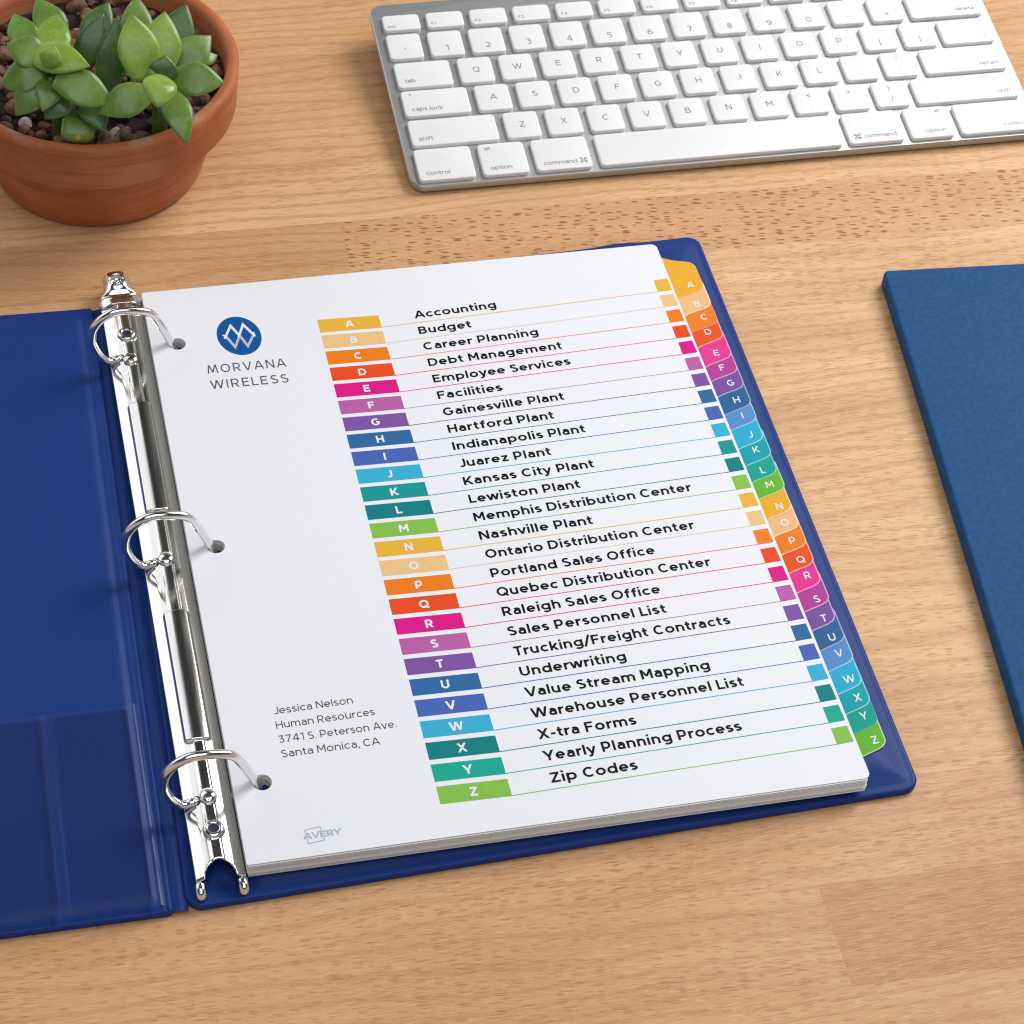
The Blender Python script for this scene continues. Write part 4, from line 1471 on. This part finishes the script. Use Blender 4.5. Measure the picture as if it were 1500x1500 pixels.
# ------------------------------------------------------------------ succulents
def leaf(parent, base, tip, wmm, mat, thick=.36, droop=0.0, blunt=False, wide_at=.47):
    wmm *= 1.1
    B = at(*crop(base[0], base[1]), base[2])
    T_ = at(*crop(tip[0], tip[1]), tip[2])
    ax = T_ - B
    Ln = ax.length
    d = ax.normalized()
    n = Vector((0.10, -0.55, 0.85))
    n = (n - d * n.dot(d)).normalized()
    sd = d.cross(n)
    NS, NC_ = 22, 20
    vs, fs, tipv = [], [], []
    for i in range(NS + 1):
        t_ = i / NS
        c = B + ax * t_ + n * (droop * 4 * t_ * (1 - t_))
        if blunt:
            prof = min(1, (t_ + .25) / .6) ** .7 * (1 - max(0, (t_ - .72) / .28) ** 2.4) ** .5
        else:
            k = t_ / wide_at if t_ < wide_at else 1
            prof = (.52 + .48 * sin(pi / 2 * min(1, k)) ** 1.1) if t_ < wide_at else \
                max(0, 1 - ((t_ - wide_at) / (1 - wide_at)) ** 1.65) ** .97
            prof *= 1 - .0 * t_
        hw = wmm / 2 * max(prof, .02)
        th = wmm * thick / 2 * max(prof, .03) ** .8 * (1.15 - .25 * t_)
        for q in range(NC_):
            a = 2 * pi * q / NC_
            ca_, sa_ = cos(a), sin(a)
            x = hw * (abs(ca_) ** .9) * (1 if ca_ >= 0 else -1)
            z = th * sa_ * (1.0 if sa_ < 0 else .72) + .16 * hw * (ca_ * ca_) * prof
            vs.append(c + sd * x + n * z)
            tipv.append(t_)
    for i in range(NS):
        for q in range(NC_):
            q2 = (q + 1) % NC_
            fs.append((i * NC_ + q, i * NC_ + q2, (i + 1) * NC_ + q2, (i + 1) * NC_ + q))
    fs.append(tuple(range(NC_))[::-1])
    fs.append(tuple(NS * NC_ + q for q in range(NC_)))
    o = mesh('leaf', vs, fs, mat, None, True)
    av = o.data.attributes.new('tip', 'FLOAT', 'POINT')
    av.data.foreach_set('value', [0 if blunt else x for x in tipv])
    base_ = tuple(c * 1000 for c in parent.location)
    return under(o, parent, base_)


def stem(parent, p0, p1, r0):
    path = catmull([p0, (Vector(p0) + Vector(p1)) / 2 + Vector((.8, .5, 0)), p1], 6)
    vs, fs = tube(path, r0, 12)
    return under(mesh('stem', vs, fs, M_LEAF[2], None, True), parent, tuple(c * 1000 for c in parent.location))


c2_ = at(*crop(510, 190), 74)
pl2 = empty('succulent_plant', (c2_.x, c2_.y, 46))
tag(pl2, 'smaller right hand green succulent rosette whose long pointed leaf hangs over the pot rim', 'succulent', 'succulents in the terracotta pot')
stem(pl2, (c2_.x, c2_.y, 44), (c2_.x, c2_.y, 76), 3.2)
A_, B_, D_ = M_LEAF
for a in [((570, 168, 75), (806, 182, 75), 13.6, B_, .38, 1.0), ((556, 215, 73), (643, 456, 64), 11.2, B_, .40, 2.6),
          ((485, 222, 74), (252, 320, 69), 13.0, B_, .40, 1.2), ((450, 175, 73), (398, -120, 92), 16, A_, .42, .5), ((505, 160, 72), (545, -130, 90), 16, A_, .42, .5),
          ((590, 130, 68), (748, -25, 76), 13.0, B_, .40, .8), ((690, 95, 62), (775, 62, 62), 5.6, B_, .5, .3), ((560, 60, 66), (640, -160, 80), 13.0, D_, .42, .6), ((420, 70, 66), (420, -200, 80), 13.0, B_, .42, .6),
          
          ((528, 175, 76), (548, 62, 86), 11.2, D_, .45, .6), ((478, 205, 80), (474, 122, 90), 6.0, B_, .6, .4),
          ((520, 165, 84), (512, 292, 84), 12.8, A_, .62, 1.6)]:
    leaf(pl2, a[0], a[1], a[2], a[3], a[4], a[5])

c1_ = at(*crop(70, 150), 78)
pl1 = empty('succulent_plant', (c1_.x, c1_.y, 46))
tag(pl1, 'larger left hand green succulent rosette with a blunt cut leaf resting on the gravel', 'succulent', 'succulents in the terracotta pot')
stem(pl1, (c1_.x, c1_.y, 44), (c1_.x, c1_.y, 78), 4.0)
for a in [((-50, 58, 82), (216, 112, 84), 13.0, A_, .45, 1.0), ((62, 165, 79), (320, 275, 71), 14.2, B_, .42, 1.4),
          ((290, 235, 60), (340, -110, 86), 12, D_, .45, -.6), ((185, 235, 66), (280, 400, 60), 12.0, D_, .48, 1.6),
          ((125, 225, 70), (18, 345, 64), 10.8, D_, .45, 1.2), ((55, 165, 75), (5, 310, 70), 9.8, B_, .45, 1.2),
          ((170, 130, 64), (275, -120, 82), 11.5, D_, .5, .5), ((40, 90, 80), (70, -120, 88), 13.0, A_, .42, .6),
          ((20, 90, 80), (-150, 10, 86), 13.0, B_, .42, .8), ((10, 140, 78), (-180, 190, 74), 13.0, B_, .42, .8),
          ((20, 160, 76), (-110, 330, 66), 12.0, B_, .42, 1.2), ((30, 110, 84), (60, 20, 92), 8.5, A_, .55, .5),
          ((-40, 60, 76), (-120, -120, 84), 12.0, B_, .42, .6),
          ((90, 20, 74), (-20, -190, 86), 13.0, B_, .42, .6), ((200, 40, 66), (300, -170, 78), 12.5, D_, .42, .6)]:
    leaf(pl1, a[0], a[1], a[2], a[3], a[4], a[5])
lf = leaf(pl1, (168, 318, 60), (156, 452, 54), 12.5, B_, .66, .8, True)
p_ = at(*crop(160, 430), 60)
vs, fs = [], []
nn = Vector((.1, -.62, .78)).normalized()
uu = nn.orthogonal().normalized(); vv = nn.cross(uu)
c0 = p_ + nn * 2.2
for k in range(16):
    a = 2 * pi * k / 16
    vs.append(c0 + (uu * cos(a) + vv * sin(a)) * 1.1)
vs.append(c0 + nn * .3)
for k in range(16):
    fs.append((k, (k + 1) % 16, 16))
sc_ = mesh('leaf_scar', vs, fs, M_SCAR, None, True)
sc_.parent = lf
sc_.matrix_parent_inverse = Matrix.Identity(4)

print('objects', len(bpy.data.objects))
